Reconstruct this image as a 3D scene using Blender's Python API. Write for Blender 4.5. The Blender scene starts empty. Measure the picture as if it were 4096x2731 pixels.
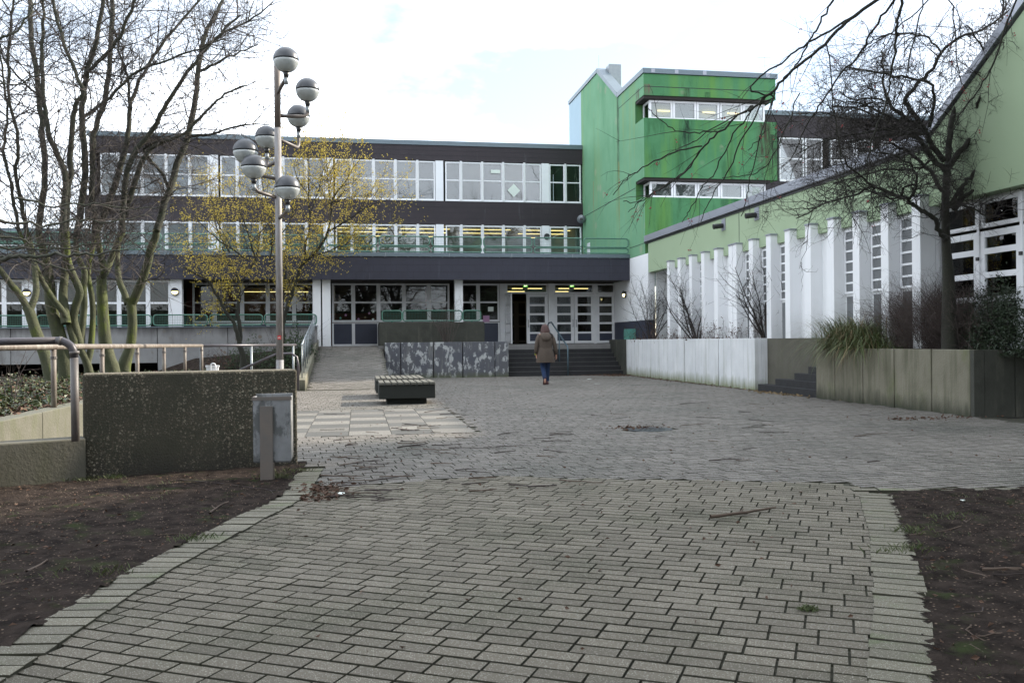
import bpy, bmesh, math, random
import numpy as np
from mathutils import Vector, Matrix
random.seed(7)
R_ = math.radians
S = bpy.context.scene
# ------------------------------------------------------------------ camera
FPX, H = 3548.0, 1.30
def rotm(y, p, r):
    cy, sy, cp, sp, cr, sr = math.cos(y), math.sin(y), math.cos(p), math.sin(p), math.cos(r), math.sin(r)
    base = np.array([[1, 0, 0], [0, 0, -1], [0, 1, 0.]])
    Ry = np.array([[cy, 0, -sy], [0, 1, 0], [sy, 0, cy]])
    Rp = np.array([[1, 0, 0], [0, cp, sp], [0, -sp, cp]])
    Rr = np.array([[cr, -sr, 0], [sr, cr, 0], [0, 0, 1]])
    return Rr @ Rp @ Ry @ base
CM = rotm(R_(9.856), R_(-.021), R_(-.522))
cd = bpy.data.cameras.new('camera'); cam = bpy.data.objects.new('camera', cd)
S.collection.objects.link(cam); S.camera = cam
cd.sensor_width = 36; cd.lens = FPX / 4096 * 36; cd.clip_start = .05; cd.clip_end = 3000
mw = Matrix.Identity(4)
for i in range(3):
    mw[i][0] = CM[0][i]; mw[i][1] = -CM[1][i]; mw[i][2] = -CM[2][i]
mw[2][3] = H
cam.matrix_world = mw
def ray(x, y): return CM.T @ np.array([(x - 2048) / FPX, (y - 1365.5) / FPX, 1])
def G(x, y, z=0.): d = ray(x, y); t = (z - H) / d[2]; return (t * d[0], t * d[1], z)
def PY(x, y, Y): d = ray(x, y); t = Y / d[1]; return (t * d[0], Y, H + t * d[2])
def PX(x, y, X): d = ray(x, y); t = X / d[0]; return (X, t * d[1], H + t * d[2])
# ------------------------------------------------------------------ sky, sun, exposure
SUN_EL, SUN_AZ = 29.0, 18.0          # azimuth from +X towards +Y
w = bpy.data.worlds.new('World'); S.world = w; w.use_nodes = True
nt = w.node_tree; nt.nodes.clear(); N = nt.nodes.new; LK = nt.links.new
out = N('ShaderNodeOutputWorld'); bg = N('ShaderNodeBackground'); sky = N('ShaderNodeTexSky')
sky.sky_type = 'NISHITA'; sky.sun_disc = False; sky.sun_elevation = R_(SUN_EL); sky.sun_rotation = R_(90 - SUN_AZ)
sky.air_density = 1.0; sky.dust_density = 1.2
tc = N('ShaderNodeTexCoord'); mp = N('ShaderNodeMapping'); mp.inputs['Scale'].default_value = (1, 1, 2.2)
mp.inputs['Location'].default_value = (.35, .1, .2); mp.inputs['Rotation'].default_value = (0, 0, R_(-16))
nz = N('ShaderNodeTexNoise'); nz.inputs['Scale'].default_value = 1.5; nz.inputs['Detail'].default_value = 9; nz.inputs['Roughness'].default_value = .55
cr = N('ShaderNodeValToRGB'); cr.color_ramp.elements[0].position = .45; cr.color_ramp.elements[1].position = .63
cr.color_ramp.elements[0].color = (0, 0, 0, 1)
mx = N('ShaderNodeMix'); mx.data_type = 'RGBA'
LK(tc.outputs['Generated'], mp.inputs['Vector']); LK(mp.outputs[0], nz.inputs['Vector']); LK(nz.outputs['Fac'], cr.inputs[0])
sp0 = N('ShaderNodeSeparateXYZ'); LK(tc.outputs['Generated'], sp0.inputs[0])
lo = N('ShaderNodeMapRange'); lo.inputs['From Min'].default_value = .45; lo.inputs['From Max'].default_value = .85; lo.inputs['To Min'].default_value = .55; lo.inputs['To Max'].default_value = .12; LK(sp0.outputs[1], lo.inputs['Value'])
cl = N('ShaderNodeMix'); cl.data_type = 'FLOAT'; LK(cr.outputs[0], cl.inputs[0]); LK(lo.outputs[0], cl.inputs[2]); cl.inputs[3].default_value = 1.0
LK(cl.outputs[0], mx.inputs['Factor']); LK(sky.outputs[0], mx.inputs[6]); mx.inputs[7].default_value = (14.8, 15.8, 17.2, 1)
sepd = N('ShaderNodeSeparateXYZ'); LK(tc.outputs['Generated'], sepd.inputs[0])
dim = N('ShaderNodeMapRange'); dim.inputs['From Min'].default_value = -.55; dim.inputs['From Max'].default_value = .75; dim.inputs['To Min'].default_value = .80; dim.inputs['To Max'].default_value = 1.05
LK(sepd.outputs[1], dim.inputs['Value']); scl = N('ShaderNodeVectorMath'); scl.operation = 'SCALE'; LK(mx.outputs[2], scl.inputs[0]); LK(dim.outputs[0], scl.inputs['Scale'])
LK(scl.outputs[0], bg.inputs[0]); bg.inputs[1].default_value = 0.078; LK(bg.outputs[0], out.inputs[0])
sl = bpy.data.lights.new('sun', 'SUN'); sun = bpy.data.objects.new('sun', sl); S.collection.objects.link(sun)
sl.energy = 3.6; sl.angle = R_(1.6); sl.color = (1, .9, .76)
sd = Vector((math.cos(R_(SUN_EL)) * math.cos(R_(SUN_AZ)), math.cos(R_(SUN_EL)) * math.sin(R_(SUN_AZ)), math.sin(R_(SUN_EL))))
sun.rotation_euler = sd.to_track_quat('Z', 'Y').to_euler(); sun.location = sd * 60
S.view_settings.view_transform = 'Standard'; S.view_settings.look = 'None'; S.view_settings.exposure = 1.48; S.view_settings.gamma = 1
S.render.engine = 'CYCLES'
S.cycles.transparent_max_bounces = 12; S.cycles.max_bounces = 6
# ------------------------------------------------------------------ materials
def mat(name, c1, c2=None, scale=4, rough=.8, bump=0., bscale=None, streak=None, speck=None, metal=0., spec=.5, detail=6, contrast=.25, attr=False, emit=None, patch=None, stretch=(1, 1, 1), grad=None, stones=None, stains=(), top=None):
    m = bpy.data.materials.new(name); m.use_nodes = True; t = m.node_tree; n = t.nodes.new; l = t.links.new
    b = t.nodes['Principled BSDF']; b.inputs['Roughness'].default_value = rough; b.inputs['Metallic'].default_value = metal
    b.inputs['Specular IOR Level'].default_value = spec
    if emit:
        b.inputs['Emission Color'].default_value = (*c1, 1); b.inputs['Emission Strength'].default_value = emit
        b.inputs['Base Color'].default_value = (*c1, 1); return m
    g = n('ShaderNodeNewGeometry'); P = g.outputs['Position']
    def noise(sc, st=(1, 1, 1), det=6, rgh=.6, off=0):
        mpn = n('ShaderNodeMapping'); mpn.inputs['Scale'].default_value = st; mpn.inputs['Location'].default_value = (off, off * 1.7, off * .6); l(P, mpn.inputs[0])
        q = n('ShaderNodeTexNoise'); q.inputs['Scale'].default_value = sc; q.inputs['Detail'].default_value = det; q.inputs['Roughness'].default_value = rgh
        l(mpn.outputs[0], q.inputs['Vector']); return q.outputs['Fac']
    def ramp(f, a, b_):
        r = n('ShaderNodeMapRange'); r.inputs['From Min'].default_value = a; r.inputs['From Max'].default_value = b_; l(f, r.inputs['Value']); return r.outputs[0]
    def mix(f, a, b_):
        x = n('ShaderNodeMix'); x.data_type = 'RGBA'
        if isinstance(f, float): x.inputs[0].default_value = f
        else: l(f, x.inputs[0])
        if isinstance(a, tuple): x.inputs[6].default_value = (*a, 1)
        else: l(a, x.inputs[6])
        if isinstance(b_, tuple): x.inputs[7].default_value = (*b_, 1)
        else: l(b_, x.inputs[7])
        return x.outputs[2]
    c2 = c2 or tuple(v * .8 for v in c1)
    col = mix(ramp(noise(scale, stretch, detail), .5 - contrast, .5 + contrast), c1, c2)
    if patch:   # (colour, scale, threshold, width, stretch)
        pc, ps, th, wd, st = patch
        col = mix(ramp(noise(ps, st, 7, .65, 3.1), th, th + wd), col, pc)
    if streak:  # (colour, xy scale, z scale, threshold, strength)
        sc_, sx, sz, th, sg = streak
        f = ramp(noise(1, (sx, sx, sz), 5, .6, 7.3), th, th + .25)
        mm = n('ShaderNodeMath'); mm.operation = 'MULTIPLY'; l(f, mm.inputs[0]); mm.inputs[1].default_value = sg
        col = mix(mm.outputs[0], col, sc_)
    if grad:    # (colour, z0, z1, strength): dirt band rising from the foot of the thing, ragged edge
        gc, z0, z1, gs = grad
        sp = n('ShaderNodeSeparateXYZ'); l(P, sp.inputs[0]); ad = n('ShaderNodeMath'); ad.operation = 'MULTIPLY_ADD'
        l(noise(5, (1, 1, .3), 5, .6, 1.3), ad.inputs[0]); ad.inputs[1].default_value = (z1 - z0) * 1.6; l(sp.outputs[2], ad.inputs[2])
        f = ramp(ad.outputs[0], z1 + (z1 - z0) * .8, z0 + (z1 - z0) * .8)
        mm = n('ShaderNodeMath'); mm.operation = 'MULTIPLY'; l(f, mm.inputs[0]); mm.inputs[1].default_value = gs; mm.use_clamp = True
        col = mix(mm.outputs[0], col, gc)
    if top:     # (colour, z0, z1, strength): weather stain hanging down from the upper edge
        gc, z0, z1, gs = top
        sp = n('ShaderNodeSeparateXYZ'); l(P, sp.inputs[0]); ad = n('ShaderNodeMath'); ad.operation = 'MULTIPLY_ADD'
        l(noise(1, (4, 4, .8), 5, .6, 2.9), ad.inputs[0]); ad.inputs[1].default_value = (z1 - z0) * 1.6; l(sp.outputs[2], ad.inputs[2])
        mm = n('ShaderNodeMath'); mm.operation = 'MULTIPLY'; l(ramp(ad.outputs[0], z0 + (z1 - z0) * .8, z1 + (z1 - z0) * .8), mm.inputs[0]); mm.inputs[1].default_value = gs; mm.use_clamp = True
        col = mix(mm.outputs[0], col, gc)
    for (axis, c0, wd_, zl, zh, sc_) in stains:   # runoff marks: axis, centre, half width, foot, head, colour
        sp = n('ShaderNodeSeparateXYZ'); l(P, sp.inputs[0]); d0 = n('ShaderNodeMath'); d0.operation = 'SUBTRACT'; l(sp.outputs[axis], d0.inputs[0]); d0.inputs[1].default_value = c0
        d1 = n('ShaderNodeMath'); d1.operation = 'ABSOLUTE'; l(d0.outputs[0], d1.inputs[0]); fx = ramp(d1.outputs[0], wd_, wd_ * .25)
        f1 = ramp(sp.outputs[2], zl, zl + (zh - zl) * .6); f2 = ramp(sp.outputs[2], zh + .01, zh - .01); f3 = ramp(noise(1, (9, 9, 1.2), 6, .65, 4.4), .36, .58); cur = fx
        for q in (f1, f2, f3):
            mm = n('ShaderNodeMath'); mm.operation = 'MULTIPLY'; l(cur, mm.inputs[0]); l(q, mm.inputs[1]); cur = mm.outputs[0]
        col = mix(cur, col, sc_)
    if speck:   # (colour, scale, threshold)
        v = n('ShaderNodeTexVoronoi'); v.inputs['Scale'].default_value = speck[1]; l(P, v.inputs['Vector'])
        sh = n('ShaderNodeSeparateColor'); l(v.outputs['Color'], sh.inputs[0])
        f1 = ramp(sh.outputs[0], speck[2], speck[2] + .12); f2 = ramp(v.outputs['Distance'], .42, .25)
        mm = n('ShaderNodeMath'); mm.operation = 'MULTIPLY'; l(f1, mm.inputs[0]); l(f2, mm.inputs[1]); col = mix(mm.outputs[0], col, speck[0])
    if stones:
        for sc_, th_s in ((stones[0], stones[2]), (stones[1], stones[3])):
            v = n('ShaderNodeTexVoronoi'); v.inputs['Scale'].default_value = sc_; v.inputs['Randomness'].default_value = 1; l(P, v.inputs['Vector'])
            sh = n('ShaderNodeSeparateColor'); l(v.outputs['Color'], sh.inputs[0])
            r2 = n('ShaderNodeValToRGB'); r2.color_ramp.elements[0].color = (.06, .05, .035, 1); r2.color_ramp.elements[1].color = (.36, .32, .24, 1); e_ = r2.color_ramp.elements.new(.6); e_.color = (.11, .092, .06, 1); l(sh.outputs[1], r2.inputs[0])
            f1 = ramp(sh.outputs[0], th_s, th_s + .05); f2 = ramp(v.outputs['Distance'], .5, .3); f3 = ramp(noise(1.3, (1, 1, 1), 4, .6, 5.5), .36, .62)
            mm = n('ShaderNodeMath'); mm.operation = 'MULTIPLY'; l(f1, mm.inputs[0]); l(f2, mm.inputs[1]); m3 = n('ShaderNodeMath'); m3.operation = 'MULTIPLY'; l(mm.outputs[0], m3.inputs[0]); l(f3, m3.inputs[1]); col = mix(m3.outputs[0], col, r2.outputs[0])
    if attr:
        a = n('ShaderNodeAttribute'); a.attribute_name = 'rnd'; r = n('ShaderNodeMapRange'); r.inputs['To Min'].default_value = .82; r.inputs['To Max'].default_value = 1.14
        l(a.outputs['Fac'], r.inputs['Value']); x = n('ShaderNodeVectorMath'); x.operation = 'SCALE'; l(col, x.inputs[0]); l(r.outputs[0], x.inputs['Scale']); col = x.outputs[0]
    l(col, b.inputs['Base Color'])
    if bump:
        bn = n('ShaderNodeBump'); bn.inputs['Strength'].default_value = bump; bn.inputs['Distance'].default_value = .02
        l(noise(bscale or scale * 6, (1, 1, 1), 5), bn.inputs['Height']); l(bn.outputs[0], b.inputs['Normal'])
    return m
M = {}
M['brick'] = mat('paver', (.136, .121, .092), (.186, .165, .132), 1.3, .85, .7, 110, speck=((.40, .38, .32), 150, .50), attr=True, patch=((.095, .092, .064), 1.1, .50, .25, (1, 1, 1)), spec=.2)
M['brick_plaza'] = mat('plaza_paver', (.126, .115, .10), (.165, .150, .132), .6, .8, .5, 80, speck=((.42, .41, .38), 110, .55), attr=True, patch=((.10, .096, .082), .45, .48, .2, (1, 1, 1)), spec=.25)
M['edge'] = mat('edge_paver', (.118, .108, .076), (.155, .140, .104), 2, .85, .5, 80, speck=((.42, .41, .34), 190, .62), attr=True, patch=((.095, .115, .05), 2.6, .54, .2, (1, 1, 1)))
M['joint'] = mat('joint_dirt', (.036, .033, .025), (.05, .05, .028), 3, .95, .6, 60)
M['soil'] = mat('soil', (.016, .0125, .011), (.040, .031, .026), 7, 1.0, 1.0, 40, spec=.05, patch=((.030, .038, .016), 3.1, .56, .12, (1, 1, 1)), speck=((.16, .12, .09), 60, .80), contrast=.13)
M['ground'] = mat('far_ground', (.09, .085, .07), (.07, .08, .05), .5, .9)
M['slab_l'] = mat('light_slab', (.135, .127, .11), (.11, .104, .09), 3, .8, .3, 60, speck=((.45, .44, .4), 120, .7), attr=True)
M['slab_d'] = mat('dark_slab', (0.0624, 0.0616, 0.056), (0.08, 0.0784, 0.0704), 3, .8, .3, 60, attr=True)
M['conc'] = mat('concrete', (.21, .195, .145), (.135, .125, .088), 2.0, .85, .4, 30, streak=((.075, .075, .042), 7, .55, .48, .85), grad=((.035, .038, .022), 0, .30, .95), patch=((.10, .12, .04), 1.4, .56, .15, (1, 1, .6)))
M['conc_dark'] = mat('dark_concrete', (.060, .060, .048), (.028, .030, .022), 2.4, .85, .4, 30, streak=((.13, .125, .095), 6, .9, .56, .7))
M['conc_brown'] = mat('brown_concrete', (0.105, 0.098, 0.077), (0.07, 0.0665, 0.049), 2.0, .85, .3, 30, streak=((.07, .07, .04), 4, .6, .5, .6))
M['conc_grey'] = mat('grey_concrete', (.27, .27, .265), (.20, .195, .195), 1.6, .85, .3, 25, top=((.05, .045, .045), 1.55, 1.88, .85), streak=((.10, .09, .085), 3, .5, .55, .8), speck=((.16, .13, .10), 5, .86))
M['conc_white'] = mat('painted_concrete', (.70, .71, .71), (.55, .565, .57), 1.5, .75, .25, 25, streak=((.33, .34, .29), 6, .35, .52, .75), grad=((.15, .17, .07), 0, .32, .9))
M['kerb'] = mat('kerb_concrete', (.13, .125, .10), (.08, .08, .055), 3, .85, .4, 30, streak=((.07, .08, .03), 7, 2, .5, .7))
M['aggregate'] = mat('washed_aggregate', (.062, .054, .036), (.030, .032, .018), 2.2, .8, 1.0, 60, grad=((.025, .022, .017), 0, .3, .85), stones=(36, 66, .30, .2))
M['agg_sunlit'] = mat('aggregate_sunlit', (.13, .11, .075), (.09, .08, .055), 6, .85, .8, 70, stones=(27, 52, .45, .3))  # paler copy of the aggregate: sunlight on the wall's end put into the colour
M['peel'] = mat('peeling_paint', (.072, .078, .098), (.10, .10, .105), 2, .7, .2, 25, patch=((.38, .39, .385), 6.5, .53, .05, (1, 1, .55)), streak=((.22, .22, .2), 7, 1.0, .55, .8), grad=((.08, .09, .045), 0, .22, .9))
M['step'] = mat('dark_step', (.013, .013, .014), (.024, .024, .025), 5, .75, .3, 50)
M['landing'] = mat('landing_stone', (0.21, 0.2025, 0.195), (0.165, 0.1613, 0.1537), 4, .8)
M['slate'] = mat('slate_cladding', (.028, .029, .045), (.021, .021, .034), 1.2, .6, .1, 20, streak=((.12, .12, .14), 5, .35, .62, .5))
M['slate_brown'] = mat('upper_cladding', (.030, .021, .026), (.019, .014, .018), 1.1, .65, .1, 20, streak=((.14, .15, .17), 4, .4, .63, .6))
M['flash'] = mat('flashing', (.15, .19, .215), (.12, .155, .175), 2, .45, metal=.3)
M['gutter'] = mat('gutter_sheet', (0.336, 0.352, 0.4), (0.288, 0.304, 0.344), 1.5, .4, metal=.3)
M['white'] = mat('white_frame', (.82, .83, .85), (.74, .75, .77), 2, .5)
M['white2'] = mat('greyed_frame', (.74, .745, .75), (.62, .625, .63), 3, .55)
M['render'] = mat('white_render', (.82, .83, .84), (.75, .76, .77), .8, .85, .15, 60, grad=((.5, .5, .48), 1.2, 2.0, .4))
M['navy'] = mat('navy_panel', (.030, .036, .062), (.024, .028, .048), 3, .5)
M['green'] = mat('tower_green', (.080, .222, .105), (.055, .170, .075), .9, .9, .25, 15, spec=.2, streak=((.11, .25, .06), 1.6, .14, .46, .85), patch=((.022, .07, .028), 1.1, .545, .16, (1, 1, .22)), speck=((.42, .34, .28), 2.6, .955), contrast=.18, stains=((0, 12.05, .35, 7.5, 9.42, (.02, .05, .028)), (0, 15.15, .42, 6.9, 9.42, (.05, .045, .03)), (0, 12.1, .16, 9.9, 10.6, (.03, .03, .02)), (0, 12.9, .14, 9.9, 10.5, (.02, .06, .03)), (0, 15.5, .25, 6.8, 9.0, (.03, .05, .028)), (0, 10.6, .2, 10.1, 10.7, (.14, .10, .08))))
M['green_skylit'] = mat('tower_green_skylit', (.175, .355, .215), (.135, .30, .17), .8, .9, .25, 15, spec=.2, streak=((.22, .31, .12), 1.5, .10, .52, .7), speck=((.42, .34, .28), 2.2, .96), patch=((.09, .24, .12), .8, .56, .2, (1, 1, .25)), stains=((1, 34.55, .22, 6.0, 11.1, (.035, .06, .035)), (1, 34.5, .12, 4.6, 8.5, (.22, .24, .09)), (1, 38.4, .12, 5.5, 8.4, (.24, .22, .10)), (1, 32.0, .3, 10.0, 10.7, (.10, .08, .06))))  # tower green painted lighter for the side that faces open sky
M['blue_wall'] = mat('pale_blue_wall', (.38, .50, .57), (.34, .46, .53), 1, .8)
M['palegreen'] = mat('pale_green_wall', (.335, .425, .275), (.305, .395, .25), .35, .85, .08, 40)
M['rail'] = mat('green_rail', (0.051, 0.1615, 0.1148), (0.119, 0.2295, 0.1785), 8, .5)
M['mesh'] = mat('green_wire', (.09, .2, .15), rough=.5)
M['galv'] = mat('galvanised', (0.288, 0.312, 0.32), (0.224, 0.248, 0.264), 8, .45, metal=.5)
M['galv_teal'] = mat('blue_grey_rail', (.10, .15, .18), (.07, .11, .13), 8, .4, metal=.3)
M['rust'] = mat('rusty_pipe', (0.176, 0.16, 0.136), (0.104, 0.072, 0.056), 6, .6, .2, 60, streak=((.32, .30, .26), 9, 2, .5, .8))
M['pipe'] = mat('grey_pipe', (0.08, 0.08, 0.096), (0.068, 0.056, 0.056), 5, .4, .1, 60, metal=.2)
M['pipe_post'] = mat('weathered_post', (0.136, 0.128, 0.124), (0.088, 0.072, 0.064), 6, .5, .1, 60)
M['pole'] = mat('pole_paint', (.26, .26, .27), (.15, .13, .115), 6, .55, .15, 50, stretch=(4, 4, .8))
M['pole_top'] = mat('pole_rust', (.085, .066, .056), (.15, .12, .10), 5, .6)
M['globe_t'] = mat('globe_cap', (0.0385, 0.042, 0.049), (0.0525, 0.056, 0.063), 5, .35)
M['arm'] = mat('lamp_arm', (0.064, 0.052, 0.048), (0.136, 0.112, 0.096), 9, .5)
M['bark'] = mat('mossy_bark', (.075, .078, .042), (.038, .046, .020), 3, .9, .9, 26, patch=((.095, .12, .018), 2.8, .52, .14, (1, 1, .45)))
M['bark_up'] = mat('branch_bark', (0.052, 0.0496, 0.0384), (0.0336, 0.04, 0.0224), 3, .9, .5, 20)
M['twig'] = mat('twig_bark', (.075, .062, .052), (.03, .026, .024), 1.5, .9)
M['bark_dark'] = mat('dark_bark', (0.021, 0.0189, 0.0147), (0.0252, 0.0266, 0.0154), 5, .9, .7, 30)
M['twig_dark'] = mat('dark_twig', (0.0245, 0.021, 0.0189), (0.035, 0.0294, 0.0252), 2, .9)
M['twig_red'] = mat('brown_twig', (.095, .072, .062), (.065, .05, .045), 3, .9)
M['blossom'] = mat('yellow_blossom', (.62, .46, .06), (.42, .35, .06), 30, .8)
M['bud'] = mat('red_bud', (.32, .05, .05), (.2, .04, .04), 30, .7)
M['leaf'] = mat('evergreen_leaf', (0.0245, 0.0525, 0.0154), (0.042, 0.07, 0.021), 8, .5, attr=True)
M['leaf_dk'] = mat('dark_evergreen_leaf', (0.0144, 0.0272, 0.0112), (0.024, 0.04, 0.0144), 8, .5, attr=True)
M['ivy'] = mat('ivy_leaf', (.028, .055, .014), (.06, .06, .022), 6, .45, attr=True)
M['dead'] = mat('dead_leaf', (0.112, 0.0595, 0.035), (0.063, 0.035, 0.0224), 9, .8, attr=True)
M['grass'] = mat('grass_blade', (0.045, 0.072, 0.018), (0.084, 0.09, 0.03), 3, .6, attr=True)
M['sedge'] = mat('sedge_blade', (0.07125, 0.1125, 0.03375), (0.1275, 0.15, 0.05625), 2, .55, attr=True)
M['straw'] = mat('straw', (0.24, 0.176, 0.088), (0.176, 0.12, 0.064), 6, .8, attr=True)
M['stick'] = mat('stick_bark', (0.119, 0.084, 0.0595), (0.063, 0.042, 0.0315), 6, .85)
M['stick_dark'] = mat('dark_stick', (.05, .035, .03), (.03, .022, .02), 6, .85)
M['wood'] = mat('slat_wood', (0.12, 0.116, 0.096), (0.076, 0.0736, 0.06), 5, .8, .3, 40, stretch=(1, .2, 1))
M['bench'] = mat('bench_concrete', (.014, .016, .013), (.010, .012, .009), 3, .8, .3, 40)
M['black'] = mat('black_plastic', (.02, .02, .022), rough=.4)
M['bin'] = mat('bin_steel', (0.288, 0.296, 0.304), (0.176, 0.18, 0.184), 5, .55, .15, 20, metal=.2, patch=((.11, .115, .115), 4.5, .52, .06, (1, 1, .6)), streak=((.16, .13, .10), 30, 3, .56, .8))
M['binpost'] = mat('bin_post', (0.12, 0.112, 0.104), (0.168, 0.136, 0.112), 5, .6)
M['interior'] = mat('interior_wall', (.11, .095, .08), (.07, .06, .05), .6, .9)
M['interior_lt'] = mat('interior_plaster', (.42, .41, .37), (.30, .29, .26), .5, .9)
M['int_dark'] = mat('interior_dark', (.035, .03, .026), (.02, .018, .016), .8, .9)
M['wood_red'] = mat('interior_panel', (.17, .05, .03), (.12, .035, .025), .8, .7)
M['curtain'] = mat('curtain', (.27, .29, .31), (.19, .215, .24), 1.6, .9, stretch=(1, 1, .5))
M['curtain_b'] = mat('blue_grey_blind', (.14, .175, .21), (.09, .115, .14), 1.4, .9)
M['curtain_c'] = mat('cream_blind', (.34, .32, .28), (.25, .235, .21), 1.4, .9)
M['curtain_dk'] = mat('grey_curtain', (.13, .16, .19), (.05, .07, .09), 5, .9, stretch=(3, 3, .1))
M['paper'] = mat('paper', (.70, .76, .70), (.66, .72, .66), 9, .8)
M['pink'] = mat('pink_paper', (.5, .2, .32), (.3, .25, .4), 14, .8)
M['strip'] = mat('light_tube', (1, .78, .30), emit=.9)
M['lampglow'] = mat('lamp_glass', (1, .86, .42), emit=2.2)
M['exitglow'] = mat('exit_sign_green', (.16, .6, .07), emit=.5)
M['exitwhite'] = mat('exit_sign_mark', (.9, 1, .6), emit=1.3)
M['red'] = mat('red_sticker', (.5, .03, .03), rough=.6)
M['coat'] = mat('coat_cloth', (0.08925, 0.068, 0.051), (0.07225, 0.0544, 0.0425), 12, .9, .4, 90)
M['jeans'] = mat('denim', (.014, .036, .095), (.009, .022, .06), 9, .9, .3, 120)
M['hair'] = mat('auburn_hair', (.07, .022, .014), (.035, .012, .009), 30, .55, stretch=(1, 1, .2))
M['skin'] = mat('skin', (.50, .28, .2), (.45, .24, .17), 9, .6)
M['shoe'] = mat('shoe', (.09, .03, .035), (.05, .02, .02), 20, .6)
M['glove'] = mat('yellow_band', (.55, .62, .08), rough=.6)
M['teal'] = mat('teal_box', (.10, .30, .24), (.08, .24, .2), 3, .5)
M['drain'] = mat('drain_iron', (0.033, 0.036, 0.039), (0.024, 0.027, 0.03), 5, .45, metal=.4)
def glassmat(name, ior, tint, rough=.0):
    m = bpy.data.materials.new(name); m.use_nodes = True; t = m.node_tree; t.nodes.clear(); n = t.nodes.new
    o = n('ShaderNodeOutputMaterial'); a = n('ShaderNodeBsdfTransparent'); g = n('ShaderNodeBsdfGlossy'); f = n('ShaderNodeFresnel'); x = n('ShaderNodeMixShader')
    a.inputs[0].default_value = (*tint, 1); g.inputs['Roughness'].default_value = rough; f.inputs[0].default_value = ior
    t.links.new(f.outputs[0], x.inputs[0]); t.links.new(a.outputs[0], x.inputs[1]); t.links.new(g.outputs[0], x.inputs[2]); t.links.new(x.outputs[0], o.inputs[0])
    return m
M['glass'] = glassmat('window_glass', 1.5, (.82, .85, .84))
M['glass_up'] = glassmat('upper_window_glass', 2.05, (.8, .84, .85))
M['glass_lamp'] = mat('lamp_globe_glass', (.58, .61, .61), (.44, .47, .46), 6, .2)
M['glass_lamp'].node_tree.nodes['Principled BSDF'].inputs['Transmission Weight'].default_value = .35
M['frost'] = mat('frosted_pane', (.17, .18, .185), (.13, .135, .14), 2, .25)
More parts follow.
